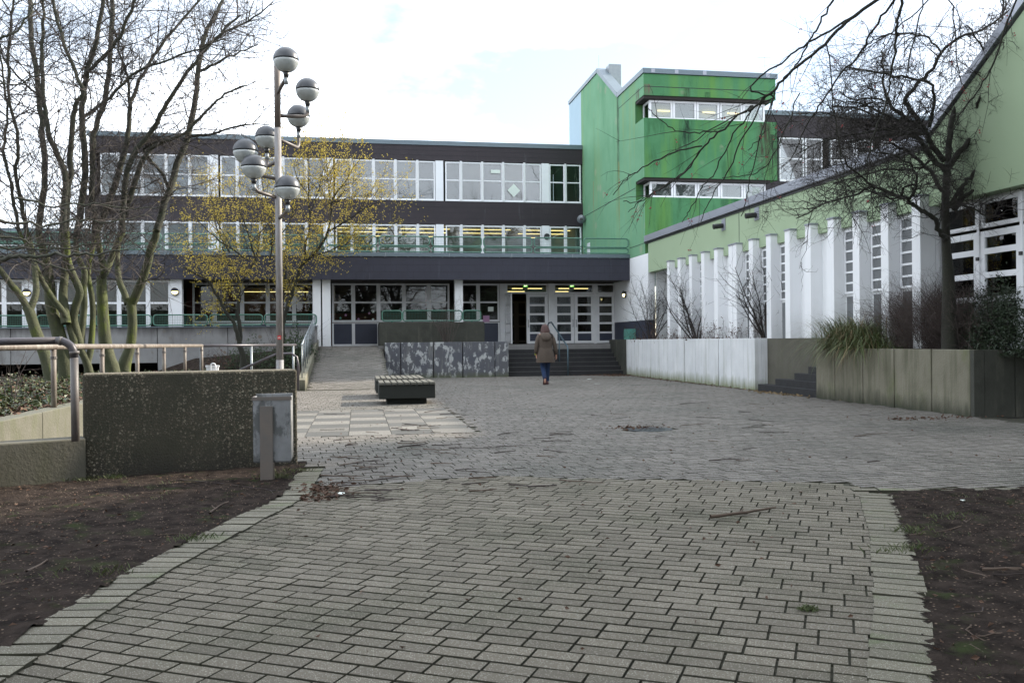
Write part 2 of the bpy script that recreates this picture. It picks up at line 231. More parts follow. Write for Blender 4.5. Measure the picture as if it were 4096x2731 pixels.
# ------------------------------------------------------------------ objects
C = S.collection
def tag(o, label=None, cat=None, group=None, kind=None):
    if label: o['label'] = label
    if cat: o['category'] = cat
    if group: o['group'] = group
    if kind: o['kind'] = kind
    return o
def thing(name, loc, label, cat, group=None):
    o = bpy.data.objects.new(name, None); C.objects.link(o); o.location = loc; o.empty_display_size = .2
    return tag(o, label, cat, group)
class MB:
    def __init__(s): s.v = []; s.f = []; s.mi = []; s.cur = 0; s.rnd = []
    def add(s, vs, fs, rnd=None):
        k = len(s.v); s.v.extend(vs); r = random.random() if rnd is None else rnd
        for f in fs: s.f.append(tuple(i + k for i in f)); s.mi.append(s.cur); s.rnd.append(r)
        return s
    def box(s, x0, x1, y0, y1, z0, z1):
        if x0 > x1: x0, x1 = x1, x0
        if y0 > y1: y0, y1 = y1, y0
        if z0 > z1: z0, z1 = z1, z0
        return s.add([(x0, y0, z0), (x1, y0, z0), (x1, y1, z0), (x0, y1, z0), (x0, y0, z1), (x1, y0, z1), (x1, y1, z1), (x0, y1, z1)],
                     [(0, 3, 2, 1), (4, 5, 6, 7), (0, 1, 5, 4), (1, 2, 6, 5), (2, 3, 7, 6), (3, 0, 4, 7)])
    def prism(s, poly, z0, z1):
        n = len(poly)
        z0s = z0 if isinstance(z0, (list, tuple)) else [z0] * n; z1s = z1 if isinstance(z1, (list, tuple)) else [z1] * n
        vs = [(p[0], p[1], z0s[i]) for i, p in enumerate(poly)] + [(p[0], p[1], z1s[i]) for i, p in enumerate(poly)]
        return s.add(vs, [tuple(range(n))[::-1], tuple(range(n, 2 * n))] + [(i, (i + 1) % n, n + (i + 1) % n, n + i) for i in range(n)])
    def extrude(s, poly3, off):
        n = len(poly3); o = Vector(off)
        vs = [tuple(p) for p in poly3] + [tuple(Vector(p) + o) for p in poly3]
        return s.add(vs, [tuple(range(n))[::-1], tuple(range(n, 2 * n))] + [(i, (i + 1) % n, n + (i + 1) % n, n + i) for i in range(n)])
    def tube(s, pts, rad, n=8, cap=True, closed=False):
        pts = [Vector(p) for p in pts]; m = len(pts)
        if not isinstance(rad, (list, tuple)): rad = [rad] * m
        vs = []; up = None
        for i, p in enumerate(pts):
            if closed: d = pts[(i + 1) % m] - pts[i - 1]
            else: d = (pts[min(i + 1, m - 1)] - pts[max(i - 1, 0)])
            if d.length < 1e-9: d = Vector((0, 0, 1))
            d.normalize()
            if up is None: up = d.orthogonal().normalized()
            else:
                up = up - d * up.dot(d)
                up = up.normalized() if up.length > 1e-6 else d.orthogonal().normalized()
            sd_ = d.cross(up)
            for k in range(n):
                a = 2 * math.pi * k / n; q = p + (up * math.cos(a) + sd_ * math.sin(a)) * rad[i]; vs.append((q.x, q.y, q.z))
        fs = []
        for i in range(m if closed else m - 1):
            j = (i + 1) % m
            for k in range(n): fs.append((i * n + k, i * n + (k + 1) % n, j * n + (k + 1) % n, j * n + k))
        if cap and not closed: fs += [tuple(range(n))[::-1], tuple(range((m - 1) * n, m * n))]
        return s.add(vs, fs)
    def lathe(s, prof, c, n=20, sx=1, sy=1):
        vs = []; m = len(prof)
        for r, z in prof:
            for k in range(n):
                a = 2 * math.pi * k / n; vs.append((c[0] + r * math.cos(a) * sx, c[1] + r * math.sin(a) * sy, c[2] + z))
        fs = [(i * n + k, i * n + (k + 1) % n, (i + 1) * n + (k + 1) % n, (i + 1) * n + k) for i in range(m - 1) for k in range(n)]
        fs += [tuple(range(n))[::-1], tuple(range((m - 1) * n, m * n))]
        return s.add(vs, fs)
    def build(s, name, mats, parent=None, smooth=False, bevel=0, label=None, attr=False):
        me = bpy.data.meshes.new(name); me.from_pydata(s.v, [], s.f)
        if not isinstance(mats, (list, tuple)): mats = [mats]
        for m in mats: me.materials.append(M[m] if isinstance(m, str) else m)
        if len(mats) > 1: me.polygons.foreach_set('material_index', s.mi)
        if attr:
            a = me.attributes.new('rnd', 'FLOAT', 'FACE'); a.data.foreach_set('value', s.rnd)
        if smooth: me.polygons.foreach_set('use_smooth', [True] * len(me.polygons))
        me.update()
        o = bpy.data.objects.new(name, me); C.objects.link(o)
        if parent is not None:
            o.parent = parent
            root = parent; L = Vector((0, 0, 0))
            while root is not None: L += Vector(root.location); root = root.parent
            o.matrix_parent_inverse = Matrix.Translation(-L) if parent.parent is None else Matrix.Identity(4)
        if bevel:
            b = o.modifiers.new('b', 'BEVEL'); b.width = bevel; b.segments = 2; b.limit_method = 'ANGLE'
        if label: o['label'] = label
        return o
def struct(o): o['kind'] = 'structure'; return o
# ================================================================== GROUND
mb = MB(); mb.box(-400, 500, -60, 900, -.30, -.05); struct(mb.build('ground', 'ground'))
mb = MB(); mb.prism([(-3.4, 1), (6, 1), (10.3, 9), (10.3, 34.4), (-5.2, 34.4), (-3.4, 9)], -.04, -.016); struct(mb.build('joint_bed', 'joint'))
OUTL = [(-1.9, 1.5), (-1.75, 3.0), (-1.544, 4.03), (-1.465, 4.52), (-1.292, 5.45), (-.97, 6.62), (-.66, 7.75), (-.60, 9.3), (-.60, 9.75)]
OUTR = [(.9, 1.2), (2.10, 2.95), (2.70, 3.87), (3.42, 5.05), (4.33, 6.68), (4.55, 6.80)]
TOPR = [(4.55, 6.80), (5.5, 6.62), (7.5, 6.5), (12.5, 6.3)]
def side(poly, y, off=0):
    for (x0, y0), (x1, y1) in zip(poly, poly[1:]):
        if y0 <= y <= y1: return x0 + (x1 - x0) * (y - y0) / (y1 - y0) + off
    return None
def trans_y(x): return 8.1 + .35 * math.sin(min(max((x + .4) / 2.2, 0), 1) * math.pi * .6) - max(0, x - 1.3) * .36
def bricks(mb, inside, org, ang, L, W, dbl, xr, yr, gap=.011, bev=.002, jit=.0022):
    ca, sa = math.cos(ang), math.sin(ang)
    # bounds in pattern space
    cs = [((x - org[0]) * ca + (y - org[1]) * sa, -(x - org[0]) * sa + (y - org[1]) * ca) for x in xr for y in yr]
    u0, u1 = min(c[0] for c in cs), max(c[0] for c in cs); v0, v1 = min(c[1] for c in cs), max(c[1] for c in cs)
    for j in range(int(v0 / W) - 1, int(v1 / W) + 2):
        k = (j // 2) if dbl else j
        off = (k % 2) * L / 2 + (.03 * math.sin(k * 1.7))
        for i in range(int(u0 / L) - 1, int(u1 / L) + 2):
            u = i * L + off; v = j * W; x = org[0] + u * ca - v * sa; y = org[1] + u * sa + v * ca
            if not (xr[0] <= x <= xr[1] and yr[0] <= y <= yr[1]) or not inside(x, y): continue
            z = random.gauss(0, jit); tx = random.gauss(0, .004); ty = random.gauss(0, .006); ra = random.gauss(0, .008)
            hl, hw = (L - gap * .95) / 2, (W - gap * 1.5) / 2; vs = []
            for (dl, dw, dz) in ((0, 0, -.03), (0, 0, -bev), (bev, bev, 0)):
                for sx_, sy_ in ((-1, -1), (1, -1), (1, 1), (-1, 1)):
                    a = sx_ * (hl - dl); b = sy_ * (hw - dw); a2 = a - b * ra; b2 = b + a * ra
                    uu, vv = u + a2, v + b2
                    vs.append((org[0] + uu * ca - vv * sa, org[1] + uu * sa + vv * ca, z + dz + a * tx + b * ty))
            fs = [(8, 9, 10, 11)]
            for lv in (0, 4):
                for q in range(4): fs.append((lv + q, lv + (q + 1) % 4, lv + 4 + (q + 1) % 4, lv + 4 + q))
            mb.add(vs, fs); mb.mi[-4:] = [0] * 4; mb.mi[-8:-4] = [1] * 4
def in_path(x, y):
    l_ = side(OUTL, y, .17)
    if l_ is None: return False
    if y > 6.8 + .0 and y > 6.2:
        if x > 4.3: return False
    r_ = side(OUTR, y, -.18) if y < 6.8 else 4.35
    return l_ < x < r_ and y < trans_y(x)
ang = R_(-30)
mb = MB()
bricks(mb, in_path, (.75, 3.5), ang, .208, .104, True, (-3, 6), (1.5, 9.3), gap=.0115, bev=.0012, jit=.0008)
struct(mb.build('path', ['brick', 'joint'], attr=True))
BX0, BX1, BY0, BY1 = 1.66 - 4.8, 1.66, 12.62, 17.42
def in_plaza(x, y):
    if BX0 - .02 < x < BX1 + .02 and BY0 - .02 < y < BY1 + .02: return False
    if x > 9.84: return False
    if y < 9.6 and x < -.40: return False
    if x < -3.38: return False
    if x > 4.35 and y < (side([(b_, a_) for a_, b_ in TOPR], x) or 6.4 if False else 6.93 - max(0, x - 4.55) * .085): return False
    if y < 32.2 and y > 24.7 and x < .85: return False
    if y > 32.1: return False
    if (x - 4.17) ** 2 + (y - 12.4) ** 2 < .12: return False
    if x > 4.35: return True
    return y > trans_y(min(x, 4.35))
mb = MB(); bricks(mb, in_plaza, (0, 8), R_(5), .205, .103, True, (-3.5, 9.85), (6.2, 32.3), gap=.012, bev=.0012, jit=.0007); struct(mb.build('plaza', ['brick_plaza', 'joint'], attr=True))
# soldier courses
def course(pts, wdt, L=.115, lift=.012, side_=1):
    mb = MB(); segs = []
    for a, b in zip(pts, pts[1:]):
        a = Vector((a[0], a[1])); b = Vector((b[0], b[1])); d = b - a; n = max(1, int(d.length / L)); d.normalize(); nn = Vector((-d.y, d.x)) * side_
        st = (b - a).length / n
        for i in range(n):
            c = a + d * (st * (i + .5)); r1 = random.gauss(0, .02); j = random.gauss(0, .004)
            z = lift + random.gauss(0, .0009); vs = []
            for dl, dz in ((0, -.05), (0, -.0012), (.0015, 0)):
                for su, sv in ((-1, 0), (1, 0), (1, 1), (-1, 1)):
                    u = su * (st / 2 - .0095 - dl); v = (dl if sv == 0 else wdt - dl) + j; u += v * r1
                    q = c + d * u + nn * v; vs.append((q.x, q.y, z + dz))
            fs = [(8, 9, 10, 11)] + [(lv + q, lv + (q + 1) % 4, lv + 4 + (q + 1) % 4, lv + 4 + q) for lv in (0, 4) for q in range(4)]
            mb.add(vs, fs); mb.mi[-8:-4] = [1] * 4
    return mb
mb = course(OUTL[:-1], .235, side_=-1); mb2 = course([(-.60, 8.2), (-.62, 9.72)], .225, L=.21, side_=-1); 
struct(mb.build('path_border', ['edge', 'joint'], attr=True))
mb = course(OUTR[:-1], .25, side_=1); struct(mb.build('path_border', ['edge', 'joint'], attr=True))
mb = course([(4.12, 6.92)] + TOPR, .10, L=.21, side_=1); struct(mb.build('path_border', ['edge', 'joint'], attr=True))
# soil beds
def soil(inside, xr, yr, step, name):
    from mathutils import noise as mn
    vs = []; idx = {}; fs = []
    nx = int((xr[1] - xr[0]) / step); ny = int((yr[1] - yr[0]) / step)
    for j in range(ny + 1):
        for i in range(nx + 1):
            x = xr[0] + i * step; y = yr[0] + j * step
            z = .020 * mn.fractal(Vector((x * 1.5, y * 1.5, 3)), 1, 2, 4) + .018 * mn.fractal(Vector((x * 9, y * 9, 1)), 1, 2, 3) + .014
            idx[i, j] = len(vs); vs.append((x, y, z))
    for j in range(ny):
        for i in range(nx):
            x = xr[0] + (i + .5) * step; y = yr[0] + (j + .5) * step
            if inside(x, y): fs.append((idx[i, j], idx[i + 1, j], idx[i + 1, j + 1], idx[i, j + 1]))
    mb = MB(); mb.v = vs; mb.f = fs; mb.mi = [0] * len(fs); mb.rnd = [0] * len(fs)
    struct(mb.build(name, 'soil', smooth=True))
soil(lambda x, y: (side(OUTL, y, .03) or -.58) > x and y < 9.9, (-7, -.5), (1.5, 9.9), .04, 'soil')
soil(lambda x, y: y < 6.8 - max(0, (x - 4.5)) * .07 and ((side(OUTR, y, -.03) or 4.4) < x), (.8, 9), (1.3, 6.85), .04, 'soil')
mb = MB(); mb.prism([(9, 0), (30, 0), (30, 5), (12, 6.3), (9, 6.45)], -.03, .0); struct(mb.build('soil', 'soil'))
# chessboard
rt = thing('chessboard', (BX0, BY0, 0), 'large paved chessboard of light and dark square slabs on the plaza', 'chessboard')
ml, mdk = MB(), MB()
for i in range(8):
    for j in range(8):
        m_ = ml if (i + j) % 2 == 1 else mdk
        for a in range(1):
            x = BX0 + i * .6; y = BY0 + j * .6
            m_.box(x + .004, x + .596, y + .004, y + .596, -.03, random.gauss(.001, .001))
ml.build('light_squares', 'slab_l', rt, attr=True); mdk.build('dark_squares', 'slab_d', rt, attr=True)
# drain
rt = thing('drain_cover', (4.17, 12.4, 0), 'round iron drain cover sunk in the middle of the plaza', 'drain cover')
mb = MB(); mb.lathe([(.34, -.03), (.34, .003), (.29, .006)], (4.17, 12.4, 0), 24); mb.build('frame', 'drain', rt)
mb = MB(); [mb.box(4.17 - .2 + k * .07, 4.17 - .17 + k * .07, 12.22, 12.58, -.01, .012) for k in range(6)]; mb.build('grate', 'black', rt)
# ================================================================== SCHOOL BUILDING (long wing)
XT = 10.43; YD = 35.3; YU = 40.3; YF = 33.15; ZF = 1.17
sb = thing('school_building', (0, 36, 0), 'long school building with dark cladding bands, rows of white windows and glass doors', 'school building')
XL = -13.0
def zY(y, Y, x=1800): return PY(x, y, Y)[2]
ZTOP, ZB1, ZS1, ZC1 = 10.42, 9.53, 7.70, 6.64       # roof, cornice foot, sill of upper row, head of lower row
mb = MB(); mb.box(-11.2, XT - .01, YU, YU + .35, ZB1, ZTOP - .2); mb.build('top_cladding', 'slate_brown', sb)
mb = MB(); mb.box(-11.3, XT - .01, YU - .04, YU + 9, ZTOP - .2, ZTOP); mb.build('roof', 'flash', sb)
mb = MB(); mb.box(-11.4, XT - .01, YU, YU + .35, ZC1, ZS1); mb.build('middle_cladding', 'slate_brown', sb)
mb = MB(); mb.box(-11.2, -11.0, YU + .36, YU + 9, 4.0, ZTOP - .21); mb.build('end_wall', 'slate_brown', sb)
# canopy / terrace roof over ground floor
mb = MB(); mb.box(-14, XT - .003, YF, YF + .12, 3.62, 4.47); mb.build('canopy_fascia', 'slate', sb)
mb = MB(); mb.box(-14, XT - .003, YF - .05, YU - .05, 4.48, 4.62); mb.build('canopy_edge', 'flash', sb)
mb = MB(); [mb.box(x, x + .025, YF - .058, YF - .05, 4.46, 4.62) for x in [-13.2 + k * 2.37 for k in range(10)]]
[mb.box(x, x + .02, YF - .07, YF - .05, 4.45, 4.48) for x in [-13.2 + k * .43 for k in range(55)]]; mb.build('edge_seams', 'galv', sb)
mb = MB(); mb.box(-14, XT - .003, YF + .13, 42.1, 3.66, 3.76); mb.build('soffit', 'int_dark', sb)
# slate joint lines: thin grooves as real strips
def cladding(x0, x1, Y, z0, z1, name, wd=.42, hg=.24, m='black'):
    mb = MB(); n = round((z1 - z0) / hg); h = (z1 - z0) / n
    for k in range(1, n): mb.box(x0, x1, Y - .004, Y, z0 + k * h - .004, z0 + k * h + .004)
    for k in range(n):
        x = x0 + (k % 2) * wd / 2
        while x < x1: mb.box(x - .003, x + .003, Y - .0035, Y, z0 + k * h + .006, z0 + (k + 1) * h - .006); x += wd
    mb.build(name, M['slate'] if m == 'x' else joint_m, sb)
joint_m = mat('cladding_joint', (.022, .021, .028), rough=.8)
joint_b = joint_m
cladding(-13.9, XT - .05, YF, 3.64, 4.44, 'cladding_joints')
cladding(-11.3, XT - .05, YU, ZC1 + .02, ZS1 - .02, 'cladding_joints', .44, .26)
cladding(-11.1, XT - .05, YU, ZB1 + .02, ZTOP - .22, 'cladding_joints', .44, .26)
def window(root, plane, c, u0, u1, z0, z1, trans=(), fw=.055, fm='white', gm='glass', mull=(), d=.07, back=None, name='window', sill=True):
    """white frame with its pane; plane 'Y' faces -Y at y=c, plane 'X' faces -X at x=c"""
    def bx(mb, a0, a1, b0, b1, e0, e1):
        if plane == 'Y': mb.box(a0, a1, c + e0, c + e1, b0, b1)
        else: mb.box(c + e0, c + e1, a0, a1, b0, b1)
    mb = MB()
    bx(mb, u0, u0 + fw, z0, z1, 0, d); bx(mb, u1 - fw, u1, z0, z1, 0, d)
    bx(mb, u0 + fw, u1 - fw, z1 - fw, z1, .002, d); bx(mb, u0 + fw, u1 - fw, z0, z0 + fw, .002, d)
    for t in trans: bx(mb, u0 + fw, u1 - fw, t - fw * .45, t + fw * .45, .004, d - .01)
    for q in mull: bx(mb, q - fw * .5, q + fw * .5, z0 + fw, z1 - fw, .003, d - .01)
    if sill: bx(mb, u0 - .01, u1 + .01, z0 - .03, z0 - .001, -.05, d)
    fr = mb.build(name, fm, root)
    mb = MB(); bx(mb, u0 + fw * .9, u1 - fw * .9, z0 + fw * .9, z1 - fw * .9, d * .45, d * .45 + .006); mb.build('pane', gm, fr)
    if back:
        mb = MB(); bx(mb, u0 + .02, u1 - .02, z0 + .02, z1 - .02, d + .12, d + .13); mb.build('curtain', back, fr)
    return fr
XA = lambda px, Y: PY(px, 1000, Y)[0]
# upper storeys: bays of five windows between white pillars
bay = [(1783, 1846), (1846, 1931), (1931, 2015), (2015, 2099), (2099, 2168)]
zt2 = (PY(1790, 655, YU)[2] + ZB1) / 2; 
bx0 = XA(1776, YU); bx1 = XA(2169, YU); pil = XA(2199, YU) - bx1; per = (bx1 - bx0) + pil
rel = [(XA(a + 1, YU) - bx0, XA(b - 1, YU) - bx0) for a, b in bay]
pl = MB(); random.seed(3)
for lvl, (zb, zt, tz) in enumerate(((ZS1 + .03, ZB1 - .03, 8.66), (4.63, ZC1 - .03, 5.30))):
    for b in range(-4, 1):
        ox = bx0 + b * per
        if ox + per - pil < -11: continue
        for i, (a, e) in enumerate(rel):
            if ox + a < -11.1: continue
            if lvl == 0:
                bk = random.choice(['curtain', 'curtain_c', 'curtain', 'curtain_b']) if b <= -2 else random.choice(['curtain', 'curtain_b', 'curtain_b', 'curtain_c', None])
                window(sb, 'Y', YU + .03, ox + a, ox + e, zb, zt, (tz,), .06, 'white', 'glass_up', back=bk)
            else:
                window(sb, 'Y', YU + .03, ox + a, ox + e, zb, zt, (tz,), .06, 'white', 'glass_up' if b > -2 else 'glass', back='curtain' if (b < -1) else None, sill=False)
            if i: m1 = MB(); m1.box(ox + a - .055, ox + a + .045, YU - .03, YU + .028, zb - .02, zt + .03); m1.build('mullion', 'white2', sb)
        if lvl == 0 and b >= -3: pass
    mbp = MB()
    for b in range(-4, 1):
        ox = bx0 + b * per + (bx1 - bx0)
        if ox > -11: 
            m1 = MB(); m1.box(ox, ox + pil, YU + .005, YU + .2, zb - .03, zt + .03); m1.build('pillar', 'white', sb)
    # last two narrow windows beside the tower
    a0 = XA(2200, YU); a1 = XA(2262, YU); a2 = XA(2326, YU)
    window(sb, 'Y', YU + .03, a0, a1, zb, zt, (tz,), .06, 'white', 'glass', sill=lvl == 0); window(sb, 'Y', YU + .03, a1 + .04, a2, zb, zt, (tz,), .06, 'white', 'glass', sill=lvl == 0)
    m1 = MB(); m1.box(a1 - .02, a1 + .06, YU - .03, YU + .028, zb - .02, zt + .03); m1.build('mullion', 'white2', sb)
# paper on two upper windows
p = PY(2055, 762, YU + .01); r = .30
mb = MB(); mb.extrude([(p[0] - r, p[1], p[2]), (p[0], p[1], p[2] - r * 1.05), (p[0] + r, p[1], p[2]), (p[0], p[1], p[2] + r)], (0, -.012, 0)); mb.build('paper_diamond', 'paper', sb, label='white paper diamond stuck in upper window')
p = PY(1982, 687, YU + .01); mb = MB(); mb.box(p[0] - .22, p[0] + .22, p[1] - .012, p[1], p[2] - .08, p[2] + .08); mb.build('paper_strip', 'paper', sb)
# rooms
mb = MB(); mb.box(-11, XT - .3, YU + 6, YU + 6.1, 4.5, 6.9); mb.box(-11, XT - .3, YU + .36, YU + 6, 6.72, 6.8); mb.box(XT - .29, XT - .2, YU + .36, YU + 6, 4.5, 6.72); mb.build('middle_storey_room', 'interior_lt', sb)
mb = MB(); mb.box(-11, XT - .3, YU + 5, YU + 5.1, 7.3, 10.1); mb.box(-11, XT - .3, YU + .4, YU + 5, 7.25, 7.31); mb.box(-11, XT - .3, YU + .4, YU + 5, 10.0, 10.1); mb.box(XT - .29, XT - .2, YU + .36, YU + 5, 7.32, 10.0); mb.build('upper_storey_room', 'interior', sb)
for yy in (1.2, 2.6, 4.2):
    for b in range(-4, 3):
        x = bx0 + b * 2.9 + 1
        if x < -10 or x > 8: continue
        mb = MB(); mb.box(x, x + 2.3, YU + yy, YU + yy + .05, 6.56, 6.59); mb.build('light_strip', 'strip', sb)
# terrace deck, ground floor
mb = MB()
for a, b in ((-14, -1.55), (.72, 5.46)): mb.box(a, b, 32.6, 42, .9, ZF)
mb.box(-1.55, .72, 33.35, 42, .9, ZF); mb.box(5.46, XT, 34.22, 42, .9, ZF)
mb.build('terrace_floor', 'landing', sb)
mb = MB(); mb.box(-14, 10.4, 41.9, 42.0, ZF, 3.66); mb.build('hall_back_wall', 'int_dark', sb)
mb = MB(); mb.box(-14, -6.5, 38, 38.1, -.1, .9); mb.box(-14.2, -14, 32.7, 38, -.1, 4.4); mb.build('undercroft_wall', 'int_dark', sb)  # near-black colour stands in for the missing light under the deck
# glazing of ground floor (right part)
zt = 3.62
def gw(x0, x1, Y=YD, zb=None, trans=None, fm='white2', gm='glass', back=None, name='window'):
    a, b = XA(x0, Y), XA(x1, Y)
    window(sb, 'Y', Y, a, b, 2.10, zt, (2.87,), .075, fm, gm, back=back, name=name, sill=False)
    mb = MB(); mb.box(a + .06, b - .06, Y + .02, Y + .05, ZF + .07, 2.04); f = mb.build('lower_panel', 'navy', sb)
    mb = MB(); mb.box(a, a + .06, Y, Y + .06, ZF, 2.07); mb.box(b - .06, b, Y, Y + .06, ZF, 2.07); mb.box(a + .06, b - .06, Y + .001, Y + .06, ZF, ZF + .07); mb.box(a, b, Y + .001, Y + .06, 2.04, 2.07); mb.build('lower_frame', fm, f)
for a, b in ((1326, 1411), (1411, 1512), (1512, 1614), (1614, 1714), (1714, 1796), (1842, 1911), (1911, 1996)): gw(a, b)
for a, b in ((768, 856), (856, 966), (966, 1069), (1069, 1174), (1174, 1256)): gw(a, b)
mb = MB(); mb.box(XA(1700, 38), XA(1720, 38), 38, 38.2, ZF, 3.6); mb.box(-1.2, 5, 39.8, 39.9, ZF, 2.6); mb.build('inner_partition', 'wood_red', sb)
mb = MB(); mb.box(XA(740, 38), XA(1230, 38), 38.2, 38.3, ZF, 3.6); mb.build('inner_partition', 'wood_red', sb)
for nm, x0, x1, Y in (('post', 1249, 1281, YF + .35), ('post', 1287, 1320, YF + .35), ('post', 1818, 1850, YF + .45), ('post', 680, 726, YF + .2), ('post', 96, 132, YF + .2)):
    mb = MB(); mb.box(XA(x0, Y), XA(x1, Y), Y, Y + .3, ZF + .002, 3.655); mb.build(nm, 'render' if x0 > 1200 else 'white', sb)
for a, b in ((-60, 14), (14, 95), (133, 236), (236, 352), (352, 474), (474, 590), (590, 680)):
    Y = YF + .28; window(sb, 'Y', Y, XA(a, Y), XA(b, Y), ZF, 3.60, (2.78,), .075, 'white', 'glass', sill=False)
mb = MB(); mb.box(-14, XA(680, 37), 36.5, 36.6, ZF, 3.6); mb.build('inner_partition', 'interior', sb)
# doors
def zs(y): return PY(2250, y, YD)[2]
rows = [(zs(1216), zs(1187)), (zs(1252), zs(1224)), (zs(1289), zs(1260)), (zs(1327), zs(1297))]
zdt = 3.21
def leaf(root, a, b, Y, name, angle=0, hinge=None, fm='white2'):
    mb = MB(); fw = .13
    mb.box(a, a + fw, Y, Y + .06, ZF + .02, zdt); mb.box(b - fw, b, Y, Y + .06, ZF + .02, zdt)
    zz = [ZF + .02, ZF + .26 - .1] ; ed = [(ZF + .02, zs(1363))]
    ed.append((zs(1334), rows[3][0]))
    for i in (3, 2, 1): ed.append((rows[i][1], rows[i - 1][0]))
    ed.append((rows[0][1], zdt))
    for q0, q1 in ed: mb.box(a + fw, b - fw, Y + .003, Y + .055, q0, q1)
    o = mb.build(name, fm, root)
    m2 = MB(); m2.box(a + fw - .01, b - fw + .01, Y + .03, Y + .036, zs(1334) - .01, zdt - .05); m2.build('pane', 'glass', o)
    m3 = MB(); m3.box(a + fw, b - fw, Y + .012, Y + .05, zs(1363), zs(1334)); m3.build('kick_panel', 'navy', o)
    return o, a, b
def handle(o, x, Y, s_=1):
    mb = MB(); z0, z1 = zs(1307), zs(1279)
    mb.tube([(x, Y, z0), (x - s_ * .0, Y - .07, z0), (x, Y - .07, z1), (x, Y, z1)], .014, 6); mb.build('handle', 'galv', o, smooth=True)
o, a, b = leaf(sb, XA(2104, YD), XA(2190, YD), YD, 'door'); handle(o, a + .06, YD)
o, a, b = leaf(sb, XA(2214, YD), XA(2294, YD), YD, 'door'); handle(o, b - .06, YD)
o, a, b = leaf(sb, XA(2296, YD), XA(2375, YD), YD, 'door'); handle(o, a + .06, YD)
o, a, b = leaf(sb, XA(2383, YD), XA(2458, YD), YD, 'side_light')
# open leaf swung outward, standing edge-on
mb = MB(); hx = XA(2022, YD); wv = XA(2104, YD) - hx
d_ = Vector((.12, -.99, 0)); d_.normalize()
def slab(mb, s0, s1, z0, z1, th=.05):
    n_ = Vector((d_.y, -d_.x, 0)) * th; p0 = Vector((hx, YD - .01, z0)) + d_ * s0; p1 = Vector((hx, YD - .01, z0)) + d_ * s1
    mb.prism([(p0.x, p0.y), (p1.x, p1.y), (p1.x + n_.x, p1.y + n_.y), (p0.x + n_.x, p0.y + n_.y)], z0, z1)
slab(mb, 0, .1, ZF + .02, zdt); slab(mb, wv - .1, wv, ZF + .02, zdt)
for q0, q1 in [(ZF + .02, ZF + .14), (zs(1334), rows[3][0]), (rows[3][1], rows[2][0]), (rows[2][1], rows[1][0]), (rows[1][1], rows[0][0]), (rows[0][1], zdt)]: slab(mb, .1, wv - .1, q0, q1, .045)
od = mb.build('door', 'white2', sb, label='open door leaf swung outward'); mb = MB(); slab(mb, .09, wv - .09, ZF + .14, zdt - .06, .02); mb.build('pane', 'glass', od)
# inner second door line seen through the opening
mb = MB()
for x in (2025, 2060, 2068, 2104):
    mb.box(XA(x, 38) - .05, XA(x, 38) + .05, 38, 38.06, ZF, 3.0)
for z in (1.25, 1.9, 2.4, 2.95): mb.box(XA(2025, 38), XA(2104, 38), 38.01, 38.05, z, z + .09)
mb.build('inner_door', 'interior', sb)
mb = MB(); mb.box(XA(2110, 38.5), XA(2300, 38.5), 38.5, 38.52, ZF, 3.0); mb.build('inner_curtain', 'curtain_dk', sb)
for q0, q1, q2, q3 in ((XA(1998, YD), XA(2022, YD), .004, .08), (XA(2191, YD), XA(2213, YD), .06, .1), (XA(2375, YD), XA(2383, YD), .02, .08), (XA(2458, YD), XT - .004, 0, .06)):
    mb = MB(); mb.box(q0, q1, YD - q2, YD + q3, ZF, zt); mb.build('door_post', 'white2', sb)
mb = MB(); mb.box(XT - .05, XT - .004, YD + .07, 41.9, ZF, 3.66); mb.build('side_wall', 'interior', sb)
for a, b in ((2022, 2190), (2213, 2375), (2383, 2458)):
    window(sb, 'Y', YD, XA(a, YD) + .005, XA(b, YD) - .005, zdt + .01, zt, (), .06, 'white2', 'glass', name='transom_window', sill=False)
mb = MB(); mb.box(XA(2000, YD), XT - .05, YD + .3, 41.9, 3.63, 3.65); mb.build('hall_ceiling', 'interior', sb)
for px in (2102, 2288):
    p = PY(px, 1143, YD + .9); mb = MB(); mb.box(p[0] - .09, p[0] + .09, p[1], p[1] + .03, p[2] - .05, p[2] + .05); e = mb.build('exit_sign', 'exitglow', sb)
    mb = MB(); mb.box(p[0] - .055, p[0] - .03, p[1] - .006, p[1] - .001, p[2] - .03, p[2] + .03); mb.box(p[0] - .01, p[0] + .008, p[1] - .006, p[1] - .001, p[2] - .03, p[2] + .03); mb.box(p[0] + .03, p[0] + .055, p[1] - .006, p[1] - .001, p[2] - .01, p[2] + .03); mb.build('exit_mark', 'exitwhite', e)
    for dx, dz, w_, yy in ((-.55, 0, .45, 1.0), (.12, 0, .6, 1.0), (-.5, -.04, .9, 3.2)):
        mb = MB(); mb.box(p[0] + dx, p[0] + dx + w_, YD + yy, YD + yy + .05, 3.47, 3.50); mb.build('light_strip', 'strip', sb)
mb = MB(); p = PY(1070, 1160, YD + 1.5); mb.box(p[0] - .9, p[0] + 1.6, YD + 1.5, YD + 1.55, 3.36, 3.38); mb.build('light_strip', 'strip', sb)
